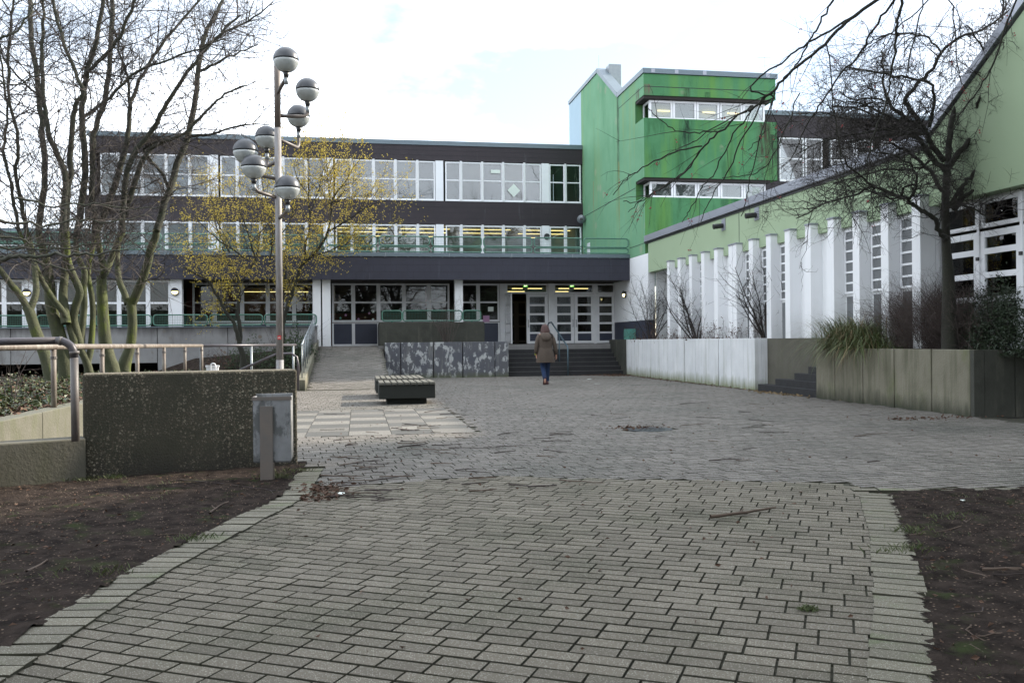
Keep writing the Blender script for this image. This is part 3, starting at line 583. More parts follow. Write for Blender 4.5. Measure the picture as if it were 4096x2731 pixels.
# notices and stickers
p = PY(1963, 1236, YD - .01); mb = MB(); mb.box(p[0] - .11, p[0] + .11, YD - .012, YD - .003, p[2] - .09, p[2] + .09); mb.build('notice', 'paper', sb)
p = PY(1945, 1275, YD - .01); mb = MB(); mb.box(p[0] - .13, p[0] + .13, YD - .012, YD - .003, p[2] - .13, p[2] + .13); mb.build('notice', 'pink', sb)
random.seed(11)
for (px, py, m_) in ((1362, 1272, 'teal'), (1383, 1260, 'pink'), (1477, 1253, 'pink'), (1493, 1247, 'paper'), (1461, 1269, 'straw'), (1434, 1276, 'pink'), (1492, 1277, 'paper')):
    p = PY(px, py, YD + .03); mb = MB(); vs = []
    for k in range(10):
        a = k * math.pi / 5 + .3; r = .065 if k % 2 == 0 else .025; vs.append((p[0] + r * math.cos(a), YD + .028, p[2] + r * math.sin(a)))
    mb.extrude(vs, (0, -.004, 0)); mb.build('star_sticker', m_, sb)
# lower annex roof further left
ax = thing('annex', (-15, 43, 0), 'low wing with dark roof band and pale windows behind the trees', 'building wing')
mb = MB(); mb.box(-26, -11.5, 42, 50, 6.30, 6.45); mb.build('roof', 'flash', ax)
mb = MB(); mb.box(-26, -11.5, 42.05, 42.4, 5.75, 6.30); mb.build('cladding', 'slate_brown', ax)
for k in range(11):
    x = -25.5 + k * 1.25; window(ax, 'Y', 42.1, x, x + 1.15, 4.6, 5.74, (5.2,), .06, 'white', 'glass', back='curtain', sill=False)
mb = MB(); mb.box(-26, -11.6, 42.3, 50, 0, 4.55); mb.build('wall', 'slate_brown', ax)
# ================================================================== PARAPETS, RAMP, STEPS
pw = thing('parapet_wall', (-8, 32.5, 0), 'long weathered grey concrete parapet wall below the left terrace railing', 'parapet wall')
mb = MB(); xs = [-14, -11.55, -9.2, -6.85, -4.5, -2.1, -1.42]
for a, b in zip(xs, xs[1:]): mb.box(a + .01, b - .01, 32.4, 32.6, (.66 if b < -6.8 else -.05), 1.88)
mb.build('panels', 'conc_grey', pw, bevel=.01)
mb = MB(); mb.box(-14, -1.4, 32.37, 32.63, 1.885, 1.915); mb.build('coping', 'flash', pw)
uw = thing('terrace_wall', (2.7, 33, 0), 'dark stained concrete wall under the short green railing beside the ramp', 'wall')
mb = MB(); mb.box(.78, 4.68, 32.9, 33.15, 0, 2.03); mb.box(.78, .98, 33.152, 35.2, 0, 2.03); mb.build('wall', 'conc_dark', uw, bevel=.02)
pf = thing('peeling_planter', (3.2, 32, 0), 'planter wall with flaking grey and white paint between ramp and steps', 'planter')
xs = [.93, XA(1599, 32), XA(1730, 32), XA(1847, 32), XA(1976, 32), 5.44]
for a, b in zip(xs, xs[1:]):
    mb = MB(); mb.box(a + .014, b - .014, 32.0, 32.12, -.03, 1.285); mb.build('panel', 'peel', pf, bevel=.012)
mb = MB(); mb.box(.95, 5.42, 32.125, 32.155, -.03, 1.27); mb.build('backing', 'int_dark', pf)
mb = MB(); mb.box(.93, 1.08, 32.16, 32.88, -.03, 1.28); mb.box(5.29, 5.44, 32.16, 34.1, -.03, 1.28); mb.build('side_wall', 'conc_dark', pf)
mb = MB(); mb.box(1.08, 5.29, 32.16, 32.9, .9, 1.22); mb.box(4.7, 5.29, 32.9, 34.1, .9, 1.22); mb.build('soil_fill', 'soil', pf)
# ramp
rp = thing('ramp', (-.3, 29, 0), 'paved ramp rising between low kerbs to the left doors', 'ramp')
rx0, rx1 = -1.42, .88
mb = MB(); mb.v = [(rx0, 24.9, -.03), (rx1, 24.9, -.03), (rx1, 33.3, -.03), (rx0, 33.3, -.03), (rx0, 24.9, -.012), (rx1, 24.9, -.012), (rx1, 33.3, 1.156), (rx0, 33.3, 1.156)]
mb.f = [(4, 5, 6, 7), (0, 1, 5, 4), (1, 2, 6, 5), (2, 3, 7, 6), (3, 0, 4, 7)]; mb.mi = [0] * 5; mb.rnd = [.5] * 5; mb.build('base', 'joint', rp)
mb = MB(); bricks(mb, lambda x, y: rx0 + .06 < x < rx1 - .05, (0, 25), R_(0), .205, .103, False, (rx0, rx1), (24.95, 33.3), jit=.002)
mb.v = [(x, y, z + max(0, (y - 24.9)) / 8.4 * 1.168) for x, y, z in mb.v]; mb.build('paving', ['brick_plaza', 'joint'], rp, attr=True)
mb = MB(); mb.prism([(-1.62, 24.7), (-1.42, 24.7), (-1.42, 33.3), (-1.62, 33.3)], -.03, [.30, .30, 1.42, 1.42]); mb.build('kerb', 'conc', rp, bevel=.01)
mb = MB(); mb.prism([(.86, 24.9), (.92, 24.9), (.92, 32.85), (.86, 32.85)], -.03, [.03, .03, 1.2, 1.2])
# steps
st = thing('entrance_steps', (7.6, 33, 0), 'wide flight of dark steps up to the glass entrance doors', 'steps')
for k in range(6):
    mb = MB(); y = 32.35 + k * .31; mb.box(5.45, 9.88, y, 34.22, k * .162 - .02 if k else -.02, (k + 1) * .162 - .002); mb.build('step', 'step', st)
    mb = MB(); mb.box(5.46, 9.87, y - .004, y + .05, (k + 1) * .162 - .001, (k + 1) * .162 + .003); mb.build('nosing', 'landing', st)
mb = MB(); mb.box(5.45, 9.88, 34.05, 34.215, .975, 1.16); mb.build('top_step', 'landing', st)
# handrail in the middle of the steps
hr = thing('steps_handrail', (7.6, 32.3, 0), 'blue grey tubular handrail in the middle of the entrance steps', 'handrail')
ph = PY(2208, 1300, 34.0); pb = PY(2273, 1380, 32.3)
A = Vector((PY(2205, 1330, 34.15)[0], 34.15, 0)); B = Vector((PY(2268, 1385, 32.35)[0], 32.35, 0))
mb = MB(); za = 2.03; zb_ = 1.14
mb.tube([(A.x - .1, 34.3, 1.17), (A.x - .1, 34.3, za - .1), (A.x - .07, 34.25, za - .02), (A.x, 34.1, za), (B.x, 32.45, zb_), (B.x + .02, 32.38, zb_ - .04), (B.x + .02, 32.3, zb_ - .14), (B.x + .02, 32.3, 0)], .03, 8); mb.build('rail', 'galv_teal', hr, smooth=True)
mm_ = (A + B) / 2; mb = MB(); mb.tube([(mm_.x, 33.2, .4), (mm_.x, 33.2, 1.55)], .024, 8); mb.build('post', 'galv_teal', hr, smooth=True)
# side wall of steps + white planter + side stair + right planter
sw = thing('steps_side_wall', (9.95, 33, 0), 'short dark grey concrete wall at the right end of the entrance steps', 'wall')
mb = MB(); mb.box(9.89, 10.1, 32.02, 34.25, -.02, 1.325); mb.build('wall', 'conc_dark', sw, bevel=.01)
wp = thing('white_planter', (10, 26, 0), 'long white painted concrete planter wall along the hall', 'planter')
xsY = [21.05, 21.75, 22.55, 23.4, 24.3, 25.1, 26.0, 26.7, 27.5, 28.4, 29.2, 30.1, 31.0, 31.99]
for a, b in zip(xsY, xsY[1:]):
    o_ = random.uniform(-.012, .012); mb = MB(); mb.box(9.9 + o_, 10.08, a + .016, b - .016, -.03, 1.32); mb.build('panel', 'conc_white', wp, bevel=.010)
mb = MB(); mb.box(10.081, 10.084, 21.3, 31.9, 0, 1.3); mb.build('backing', 'int_dark', wp)
mb = MB(); mb.box(10.085, 10.62, 21.05, 21.2, -.03, 1.318); mb.build('end_panel', 'conc_white', wp)
mb = MB(); mb.box(10.085, 10.62, 21.21, 30.9, .9, 1.24); mb.build('soil_fill', 'soil', wp)
bw = thing('stair_wall', (10.25, 19.5, 0), 'brown stained concrete wall behind the small side stair', 'wall')
mb = MB(); mb.box(10.225, 10.245, 17.95, 20.99, -.03, 1.31); mb.box(10.225, 10.6, 20.995, 21.045, -.03, 1.31); mb.build('wall', 'conc_brown', bw)
ss = thing('side_stair', (10.1, 19.5, 0), 'small dark side stair between the white planter and the tall grey planter', 'steps')
for k in range(5):
    mb = MB(); ye = (20.98, 20.15, 19.3, 18.75, 18.3)[k]; mb.box(9.93 + .055 * k, 10.222, 18.06, ye, k * .165 - .02, (k + 1) * .165); mb.build('step', 'step', ss, bevel=.008)
gp = thing('grey_planter', (10, 15.5, 0), 'tall stained concrete planter with shrubs at the right edge of the plaza', 'planter')
ys = [13.05, 14.05, 15.15, 16.2, 17.25, 18.03]
for a, b in zip(ys, ys[1:]): mb = MB(); mb.box(9.89, 10.07, a + .012, b - .012, -.03, 1.09); mb.build('panel', 'conc', gp, bevel=.012)
xs = [10.08, 10.65, 11.9, 13.2, 14.5]
mb = MB(); mb.box(9.892, 10.079, 12.96, 13.05, -.03, 1.088); mb.build('panel', 'conc_dark', gp)  # panels facing the viewpoint: their shade put into the colour as darker concrete
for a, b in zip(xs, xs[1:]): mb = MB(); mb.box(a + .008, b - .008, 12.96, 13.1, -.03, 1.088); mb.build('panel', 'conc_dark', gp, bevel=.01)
mb = MB(); mb.box(10.08, 10.3, 17.9, 18.03, -.03, 1.085); mb.build('panel', 'conc', gp)
mb = MB(); mb.box(10.08, 14.5, 13.12, 17.89, .7, 1.0); mb.build('soil_fill', 'soil', gp)
ph_ = [PX(3300, 1392, 10.5), PX(3500, 1288, 11.0), PX(3612, 1232, 11.6)]
sh = thing('stair_handrail', (10.6, 18, 0), 'dark blue handrail rising above the side stair behind the grass', 'handrail')
mb = MB(); p0 = PY(3308, 1385, 18.2); p1 = PY(3616, 1228, 18.2); mb.tube([(p0[0] - .02, 18.2, p0[2] - .35), (p0[0] - .02, 18.2, p0[2]), p0, p1], .024, 8); mb.build('rail', 'galv_teal', sh, smooth=True)
# ================================================================== TOWER
tw = thing('stair_tower', (13, 33, 0), 'green painted concrete tower with two white window strips and a stepped roofline', 'tower')
YT = 31.28; XR = 15.66; ZN = [PX(2545, 779, XT)[2], 0]
z1b, z1t = PY(2600, 788, YT)[2], PY(2600, 709, YT)[2]
z2b, z2t = PY(2600, 472, YT)[2], PY(2600, 381, YT)[2]
mb = MB(); mb.box(XT + .004, 15.1, YT + .004, 32.3, 4.4, z1b); mb.build('lower_body', 'green', tw)
def sidemat(mb, x=XT): pass
# side face carries the green with skylight put into its colour: body with two material slots
def body(x0, x1, y0, y1, z0, z1, name):
    mb = MB(); mb.box(x0, x1, y0, y1, z0, z1); mb.mi = [0, 0, 0, 0, 0, 1]; mb.build(name, ['green', 'green_skylit'], tw)
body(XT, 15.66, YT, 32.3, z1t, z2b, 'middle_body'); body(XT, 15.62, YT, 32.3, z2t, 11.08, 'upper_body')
mb = MB(); mb.box(XT, XT + .01, YT + .003, 32.3, 4.46, z1b); mb.build('side_face', 'green_skylit', tw)
mb = MB()  # main core with stepped profile, extruded along X
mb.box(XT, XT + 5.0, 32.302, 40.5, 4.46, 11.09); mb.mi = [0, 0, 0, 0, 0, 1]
k0 = len(mb.f); mb.extrude([(XT, a, b) for a, b in [(34.6, 11.091), (40.5, 11.091), (40.5, 12.98), (37.61, 12.98)]], (.35, 0, 0)); mb.mi[k0:] = [1] * (len(mb.f) - k0); mb.build('core', ['green', 'green_skylit'], tw)
mb = MB(); mb.box(XT, 15.4, 40.502, 42.85, 4, 11.09); mb.box(XT, XT + .35, 40.502, 42.85, 11.091, 12.98); mb.build('rear_section', 'blue_wall', tw)
mb = MB()
def cap(p0, p1, th=.16, wx=5.2):
    mb.extrude([(XT - .04, p0[0], p0[1]), (XT - .04, p1[0], p1[1]), (XT - .04, p1[0], p1[1] + th), (XT - .04, p0[0], p0[1] + th)], (wx, 0, 0))
cap((YT - .05, 11.10), (34.6, 11.10), .18, 5.3); cap((34.62, 11.13), (37.6, 13.0), .2, .43); cap((37.62, 13.0), (42.9, 13.0), .17, .43); mb.build('roof_edge', 'flash', tw)
mb = MB()
for px in (2617, 2711, 2823, 3075): x = XA(px, YT); mb.box(x - .07, x + .07, YT - .055, YT - .051, 11.12, 11.26)
mb.build('edge_seams', 'gutter', tw)
p = PX(2405, 310, XT + .2); mb = MB(); mb.box(XT + .36, XT + .9, 37.0, 37.5, 12.3, 13.22); mb.box(XT + .36, XT + .5, 37.51, 40, 11.1, 12.9); mb.build('vent', 'galv', tw)
mb = MB(); mb.tube([(XT + .1, 37.7, 13.1), (XT + .1, 37.7, 13.8)], .008, 5); mb.tube([(15.3, 31.5, 11.2), (15.3, 31.5, 12)], .008, 5); mb.tube([(15.0, 31.5, 11.95), (15.6, 31.5, 11.95)], .006, 5); mb.build('lightning_rod', 'galv', tw)
for zb, zt_ in ((z1b, z1t), (z2b, z2t)):
    mb = MB(); mb.box(XT + .5, 15.0, YT + .75, YT + .85, zb, zt_); mb.build('strip_core', 'paper', tw)
    xs_ = [XT + .28] + [XA(p_, YT + .2) for p_ in (2697, 2792, 2884, 2977, 3066)]
    for a, b in zip(xs_, xs_[1:]):
        window(tw, 'Y', YT + .22, a + .01, b - .01, zb + .02, zt_ - .12, (), .075, 'white', 'glass_up', back=None, name='window')
    window(tw, 'X', XT + .28, YT + .235, YT + .95, zb + .02, zt_ - .12, (), .07, 'white', 'glass', name='window')
    mb = MB(); mb.box(XT + .02, 15.4, YT + .05, 32.29, zt_ - .1, zt_ - .002); mb.box(XT + .02, 15.2, YT + .6, 32.29, zb + .002, zb + .02); mb.build('reveal', 'int_dark', tw)
    mb = MB(); mb.box(XT + .30, 15.05, YT + .2, YT + .34, zb - .05, zb + .02); mb.build('sill', 'white', tw)
    if zb == z2b:
        for px in (2640, 2820, 2920): x = XA(px, YT + .5); mb = MB(); mb.box(x, x + .5, YT + .6, YT + .63, zt_ - .42, zt_ - .37); mb.build('light_strip', 'strip', tw)
# joint grooves on the tower
mb = MB(); g_ = .012
za_ = PX(2338, 866, XT)[2]
mb.box(XT - .005, XT, 31.3 + 1.05, 40.2, za_ - g_, za_ + g_)
mb.box(XT - .004, XT, YT, 32.3, 4.85, 4.87); mb.box(XT - .004, XT, 32.3, 33.1, 4.85, 4.87)
zj = PY(2800, 355, YT)[2]; mb.box(XT + .02, 15.6, YT - .004, YT, zj - g_, zj + g_); mb.box(XT - .004, XT, YT, 34.5, zj - g_, zj + g_)
mb.build('joints', joint_m, tw)
# white base of the side wall with navy dado
mb = MB(); mb.box(XT, XT + .25, 30.95, 35.29, 2.03, 4.455); mb.build('white_wall', 'render', tw)
mb = MB(); mb.box(XT - .003, XT + .25, 30.95, 35.29, 0, 2.027); mb.build('dado', 'navy', tw)
mb = MB(); p = PX(2355, 1005, XT); mb.box(XT - .01, XT, p[1] - .25, p[1] + .25, 4.7, 5.75); mb.build('small_window', 'white', tw)
# ================================================================== RIGHT WING behind the tower
rw = thing('rear_wing', (20, 34, 0), 'rear school wing with brown roof band and pale windows right of the tower', 'building wing')
YW = 33.3
mb = MB(); mb.box(15.67, 16, YW + .4, 42, 5, 10.2); mb.box(16.01, 33, YW + 3, YW + 3.1, 5, 10.2); mb.build('inner_wall', 'interior_lt', rw)
mb = MB(); mb.box(15.7, 34, YW - .05, 42, 10.28, 10.46); mb.build('roof', 'flash', rw)
mb = MB(); mb.box(15.7, 33.9, YW, YW + .3, 9.42, 10.28); mb.build('top_cladding', 'slate_brown', rw)
mb = MB(); mb.box(15.7, 33.9, YW, YW + .3, 5.0, 7.62); mb.build('lower_cladding', 'slate_brown', rw)
for k in range(15):
    x = 15.67 + k * 1.12; window(rw, 'Y', YW + .03, x, x + (.75 if k % 2 == 0 else 1.06), 7.65, 9.40, (8.55,), .06, 'white', 'glass_up', back='curtain')
# ================================================================== HALL
hl = thing('hall_building', (10.5, 20, 0), 'pale green assembly hall with white vertical fins and a slanting gable', 'hall')
XF, XG, XW = 10.25, XT, 10.54
mb = MB(); mb.box(XG + .002, XG + .3, 14.86, 30.93, 3.75, 4.86); mb.build('green_wall', 'palegreen', hl)
fy = [28.46, 27.46, 26.46, 25.46, 24.46, 23.44, 23.17, 22.14, 21.12, 20.12, 19.12, 18.12, 17.12, 16.1, 15.10]
mb = MB()  # gable wall nearer the camera (same plane), stepped up
poly = [(14.858, 3.72), (14.858, 4.93), (12.3, 6.55), (6.5, 10.3), (-9, 10.3), (-9, 3.72)]
mb.extrude([(XG + .002, a, b) for a, b in poly], (.3, 0, 0)); mb.build('gable_wall', 'palegreen', hl)
mb = MB()
mb.extrude([(XG - .05, 14.86, 4.87), (XG - .05, 31.26, 4.87), (XG - .05, 31.26, 5.11), (XG - .05, 14.86, 5.11)], (9, 0, 0)); mb.build('roof_edge', 'gutter', hl)
mb = MB(); mb.box(XG - .058, XG - .05, 14.86, 31.26, 4.862, 4.89); mb.box(XG - .02, XG + .002, 14.86, 31.2, 4.80, 4.865); mb.build('gutter_gap', 'black', hl)
mb = MB(); mb.extrude([(XG - .06, 14.9, 4.95), (XG - .06, 6.5, 10.32), (XG - .06, -9, 10.32), (XG - .06, -9, 10.5), (XG - .06, 6.5, 10.5), (XG - .06, 14.9, 5.12)], (9, 0, 0)); mb.build('gable_edge', 'gutter', hl)
mb = MB(); mb.extrude([(XG + .35, 14.8, 4.0), (XG + .35, 14.8, 4.9), (XG + .35, 6.6, 10.2), (XG + .35, -9, 10.2), (XG + .35, -9, 4.0)], (8.6, 0, 0)); mb.build('roof_mass', 'palegreen', hl)
for i, y in enumerate(fy):
    t_ = .25
    y0 = y - t_; m_ = MB(); m_.box(XF, XW + .02, y0, y, 1.1, 3.905); f = m_.build('fin', 'render', hl)
    m_ = MB(); m_.box(XF - .02, XG - .002, y0 - .02, y + .015, 3.907, 3.945); m_.build('cap', 'gutter', f)
m_ = MB(); m_.box(XW, XW + .15, 14.9, 28.5, .9, 3.76); m_.build('rear_wall', 'render', hl)
for i in (1, 2, 3, 7, 8, 9, 12, 13, 14):
    yb, ya = fy[i] + .30, fy[i] + .735
    fr = window(hl, 'X', XW - .05, yb, ya, 2.26, 3.64, [2.26 + .23 * k for k in range(1, 6)], .045, 'white', 'frost', d=.045, name='slot_window', sill=False)
    m_ = MB(); m_.box(XW - .02, XW - .004, yb + .05, ya - .04, 1.25, 2.2); m_.build('lower_panel', 'frost', hl)
# slab between fins: green lintel steps down between fins
mb = MB(); mb.box(XG + .003, XW + .02, 14.86, 28.46, 3.70, 3.752); mb.build('lintel', 'palegreen', hl)
mb = MB(); yj = PX(2957, 1000, XG)[1]; mb.box(XG - .003, XG + .002, yj - .012, yj + .012, 3.76, 4.8); mb.build('joint', joint_m, hl)
# door recess at the far end
mb = MB(); mb.box(XG + .3, XG + .9, 30.93, 31.0, .9, 3.75); mb.box(XG + 2, XG + 2.1, 28.2, 31, .9, 3.75); mb.build('recess_wall', 'render', hl)
mb = MB(); mb.box(XG + .31, XG + 2.1, 28.1, 31, 3.752, 3.80); mb.box(XG + .31, XG + 2, 28.1, 28.2, .9, 3.75); mb.build('recess_soffit', 'render', hl)
for k in range(2):
    a = 28.55 + k * 1.1; window(hl, 'X', XG + .85, a, a + 1.05, 1.2, 3.70, (1.6, 2.0, 2.4, 2.8, 3.2), .1, 'white2', 'glass', name='recess_door', sill=False)
# big glazed front near the camera
XQ = PY(3763, 1100, 14.85)[0]
mb = MB(); mb.box(XW + .03, XQ + .2, 14.852, 15.09, .9, 3.72); mb.build('recess_side', 'render', hl)
mb = MB(); mb.box(XQ + .35, XQ + .5, -9, 9.6, .0, 3.7); mb.build('front_wall', 'render', hl)
mb = MB(); mb.box(XG + .31, XQ + .3, -9, 14.85, 3.68, 3.76); mb.build('recess_soffit', 'render', hl)
pyy = [PX(p_, 1100, XQ)[1] for p_ in (3778, 3892, 4040)]; stp = 1.02
y = 14.80
for k in range(5):
    y1_ = y - 1.0
    window(hl, 'X', XQ, y1_ + .04, y, 3.18, 3.66, (), .07, 'white', 'glass', name='fanlight', sill=False)
    window(hl, 'X', XQ - .004, y1_ + .04, y, 1.1, 3.12, (1.54, 1.95, 2.36, 2.77), .11, 'white', 'glass', name='hall_door', sill=False)
    m_ = MB(); m_.box(XQ - .03, XQ - .006, y1_ - .02, y1_ + .035, 1.1, 3.66); m_.build('door_post', 'white', hl)
    m_ = MB(); m_.box(XQ - .06, XQ - .03, y1_ - .03, y1_ + .03, 2.62, 2.68); m_.build('hinge', 'black', hl)
    y = y1_ - .02
mb = MB(); mb.box(XQ + 3, XQ + 3.1, 8, 15, .9, 3.7); mb.box(XQ + .1, XQ + 3, 14.99, 15.05, .9, 3.7); mb.build('interior', 'int_dark', hl)
for px, py in ((2880, 903), (3012, 860)):
    p = PX(px, py, XG - .1)
    lb = thing('wall_spotlight', p, ('far' if px < 2900 else 'near') + 'er black spotlight under the gutter of the pale green hall wall', 'spotlight', 'spotlights on the hall wall')
    m_ = MB(); m_.box(XG - .015, XG - .001, p[1] - .16, p[1] + .1, p[2] - .14, p[2] + .2); m_.build('plate', 'gutter', lb)
    m_ = MB(); m_.tube([(XG - .02, p[1], p[2]), (XG - .3, p[1] + .02, p[2] - .03)], [.07, .075], 12); m_.build('lamp_body', 'black', lb, smooth=False)
# bulkhead lamps
def bulkhead(c, nrm, lit, label, r=.13):
    t = thing('bulkhead_lamp', c, label, 'wall lamp', 'round wall lamps'); n_ = Vector(nrm); a = Vector(c)
    m_ = MB(); m_.tube([a, a + n_ * .07], [r, r * .96], 20); m_.build('housing', 'black', t, smooth=False)
    m_ = MB(); u = n_.cross(Vector((0, 0, 1))).normalized(); pts = []
    for k in range(13):
        an = math.pi + k * math.pi / 12 * 1.0; pts.append(a + n_ * .071 + u * (r * .82 * math.cos(an)) + Vector((0, 0, 1)) * (r * .82 * math.sin(an) * 1.0 + .02))
    m_.extrude(pts, n_ * .03); m_.build('lens', 'lampglow' if lit else 'frost', t)
    m_ = MB(); pts = [a + n_ * .075 + u * (r * 1.02 * math.cos(k * math.pi / 12)) + Vector((0, 0, 1)) * (r * 1.02 * math.sin(k * math.pi / 12) + .02) for k in range(13)]
    m_.extrude(pts, n_ * .045); m_.build('visor', 'black', t)
p = PY(110, 1172, YF + .199); bulkhead(p, (0, -1, 0), True, 'lit round wall lamp on the leftmost white post')
p = PY(701, 1168, YF + .199); bulkhead(p, (0, -1, 0), True, 'lit round wall lamp on the white post left of the lamp pole')
p = PX(2503, 1178, XT - .001); bulkhead(p, (-1, 0, 0), True, 'lit round wall lamp on the white wall right of the entrance')
p = PY(2186, 948, YU + .004); bulkhead(p, (0, -1, 0), False, 'unlit round wall lamp on the upper terrace pillar')
ls = thing('loudspeaker', PX(2336, 881, XT), 'small grey horn loudspeaker on the edge of the green tower', 'loudspeaker')
p = Vector(PX(2336, 881, XT)); mb = MB(); mb.tube([p + Vector((-.05, .1, 0)), p + Vector((-.12, -.1, 0)), p + Vector((-.2, -.3, 0)), p + Vector((-.22, -.34, 0))], [.05, .06, .16, .20], 16); mb.build('horn', 'galv', ls, smooth=True)
mb = MB(); mb.tube([p + Vector((0, .05, .0)), p + Vector((-.1, -.05, .0))], .02, 6); mb.build('bracket', 'black', ls)
mb = MB(); q = p + Vector((-.225, -.345, 0)); mb.tube([q, q + Vector((-.01, -.02, 0))], [.07, .06], 12); mb.build('throat', 'black', ls)
ub = thing('utility_box', (XT - .3, 33, ZF), 'pale green metal box against the navy wall base beside the entrance', 'utility box')
p0 = PX(2498, 1368, 10.3); p1 = PX(2535, 1316, 10.3); mb = MB(); mb.box(10.12, 10.41, 32.4, 33.0, 1.2, 1.72); mb.build('cabinet', 'teal', ub, bevel=.01); mb = MB(); mb.box(10.10, 10.118, 32.45, 32.95, 1.24, 1.68); mb.build('door', 'teal', ub)
# ================================================================== RAILINGS
def loop(mb, x0, x1, Y, z0, z1, r=.024, cr_=.1):
    pts = []
    for cx, cz, a0 in ((x1 - cr_, z1 - cr_, 90), (x1 - cr_, z0 + cr_, 0), (x0 + cr_, z0 + cr_, -90), (x0 + cr_, z1 - cr_, 180)):
        for k in range(4): a = R_(a0 - k * 30); pts.append((cx + cr_ * math.cos(a), Y, cz + cr_ * math.sin(a)))
    mb.tube(pts, r, 6, closed=True)
def wires(x0, x1, Y, z0, z1, s=.055):
    mb = MB(); x = x0
    while x < x1: mb.box(x, x + .005, Y - .002, Y + .002, z0, z1); x += s
    z = z0
    while z < z1: mb.box(x0, x1, Y + .0025, Y + .006, z, z + .005); z += s
    return mb
def railing(name, label, Y, panels, zz, base, cat='railing'):
    t = thing(name, (panels[0][0], Y, base), label, cat)
    for a, b in panels:
        mb = MB()
        for z0, z1 in zz: loop(mb, a, b, Y, z0, z1, cr_=min(.1, (z1 - z0) / 2.2))
        for x in (a + .35, b - .35): mb.tube([(x, Y, base), (x, Y, zz[0][0])], .018, 6)
        pn = mb.build('panel', 'rail', t, smooth=True)
        mm2 = MB()
        for z0, z1 in zz: q = wires(a + .03, b - .03, Y, z0 + .02, z1 - .02); mm2.add(q.v, q.f)
        mm2.build('wire_mesh', 'mesh', pn)
    return t
YR = YF + .02
pan = [(XA(a, YR), XA(b, YR)) for a, b in ((1517, 1718), (1728, 1926), (1935, 2128), (2137, 2327), (2336, 2513))]
pw_ = 1.80; x = pan[0][0] - .1
while x > -13: pan.insert(0, (x - pw_, x)); x -= pw_ + .09
railing('terrace_railing', 'green tubular railing on the edge of the upper terrace', YR, pan, ((4.66, 4.84), (4.89, 5.23)), 4.62)
YL = 32.5; pan = []; x = XA(1263, YL)
while x > -13.5: pan.append((x - 1.80, x)); x -= 1.87
railing('walkway_railing', 'green tubular railing on the left concrete parapet', YL, pan, ((1.96, 2.32),), 1.915)
pan = [(XA(a, 33.0), XA(b, 33.0)) for a, b in ((1526, 1605), (1609, 1845), (1849, 1920))]
railing('short_railing', 'short green tubular railing on the dark wall beside the ramp', 33.0, pan, ((2.08, 2.46),), 2.03)
# ramp balustrade
rb = thing('ramp_railing', (-1.52, 25, 0), 'light grey barred railing climbing the left side of the ramp', 'railing')
f0, f1 = (24.95, 1.25), (32.95, 2.32)
mb = MB(); mb.tube([(-1.52, f0[0], f0[1]), (-1.52, f1[0], f1[1])], .022, 8); mb.build('handrail', 'galv', rb, smooth=True)
for k in range(10):
    t_ = k / 9; y = 25.0 + t_ * 7.9; mb = MB(); mb.tube([(-1.52, y, .3 + (y - 24.7) / 8.6 * 1.12), (-1.52, y, 1.25 + t_ * 1.06)], .016, 6); mb.build('baluster', 'galv', rb, smooth=True)
# long pipe railing over the bed wall
lr = thing('pipe_railing', (-3.55, 16, .55), 'rust stained pipe railing on the low wall of the tree bed', 'railing')
mb = MB(); mb.tube([(-3.55, 7.0, 1.29), (-3.55, 21.4, 1.26)], .036, 10); mb.build('rail', 'rust', lr, smooth=True)
for k in range(-1, 6):
    y = 11.27 + 2.02 * k; mb = MB(); mb.tube([(-3.55, y, .56), (-3.55, y, 1.25)], .031, 10); pp = mb.build('post', 'rust', lr, smooth=True)
    mb = MB(); mb.tube([(-3.55, y, 1.14), (-3.55, y, 1.17)], .038, 10); mb.build('sleeve', 'pipe_post', pp)
mb = MB(); q0, q1 = (-3.62, 21.4, 1.26), (-1.68, 24.95, 1.25); mb.tube([q0, q1], .034, 8); mb.build('dark_rail', 'pipe', lr, smooth=True)
for t_ in (.02, .5, .97):
    x = q0[0] + (q1[0] - q0[0]) * t_; y = q0[1] + (q1[1] - q0[1]) * t_; mb = MB(); mb.tube([(x, y, 0), (x, y, 1.24)], .028, 8); mb.build('post', 'galv', lr, smooth=True)
dr = thing('descending_handrail', (-2.6, 23, 0), 'dark handrail sloping down towards the lower yard behind the lamp pole', 'handrail')
mb = MB(); pts = [PY(960, 1480, 23), PY(1105, 1416, 23), PY(1165, 1413, 23), PY(1187, 1428, 23), PY(1193, 1460, 23), PY(1193, 1560, 23)]; mb.tube(pts, .03, 8); mb.build('rail', 'pipe', dr, smooth=True)
fr = thing('foreground_pipe_rail', (-2.85, 9.1, .4), 'thick dark grey pipe handrail bending down onto the low front wall', 'handrail')
cY = 8.9; c0 = PY(-60, 1368, cY); c1 = PY(225, 1362, cY); c2 = PY(268, 1372, cY); c3 = PY(292, 1400, cY); c4 = PY(297, 1430, cY); c5 = PY(302, 1760, cY)
mb = MB(); mb.tube([(c0[0] - 1.5, cY - .3, c0[2]), c0, c1], .036, 12); mb.build('rail', 'pipe', fr, smooth=True)
mb = MB(); arc = [c1, PY(250, 1364, cY), c2, PY(284, 1384, cY), c3, c4]; mb.tube(arc, .037, 12); mb.build('elbow', 'pipe', fr, smooth=True)
mb = MB(); mb.tube([c4, (c5[0], cY, .40)], .036, 12); mb.build('post', 'pipe_post', fr, smooth=True)
mb = MB(); mb.tube([PY(297, 1404, cY), PY(298, 1416, cY)], .045, 12); mb.tube([PY(237, 1363, cY), PY(247, 1364, cY)], .043, 12); mb.build('collar', 'pipe_post', fr, smooth=True)
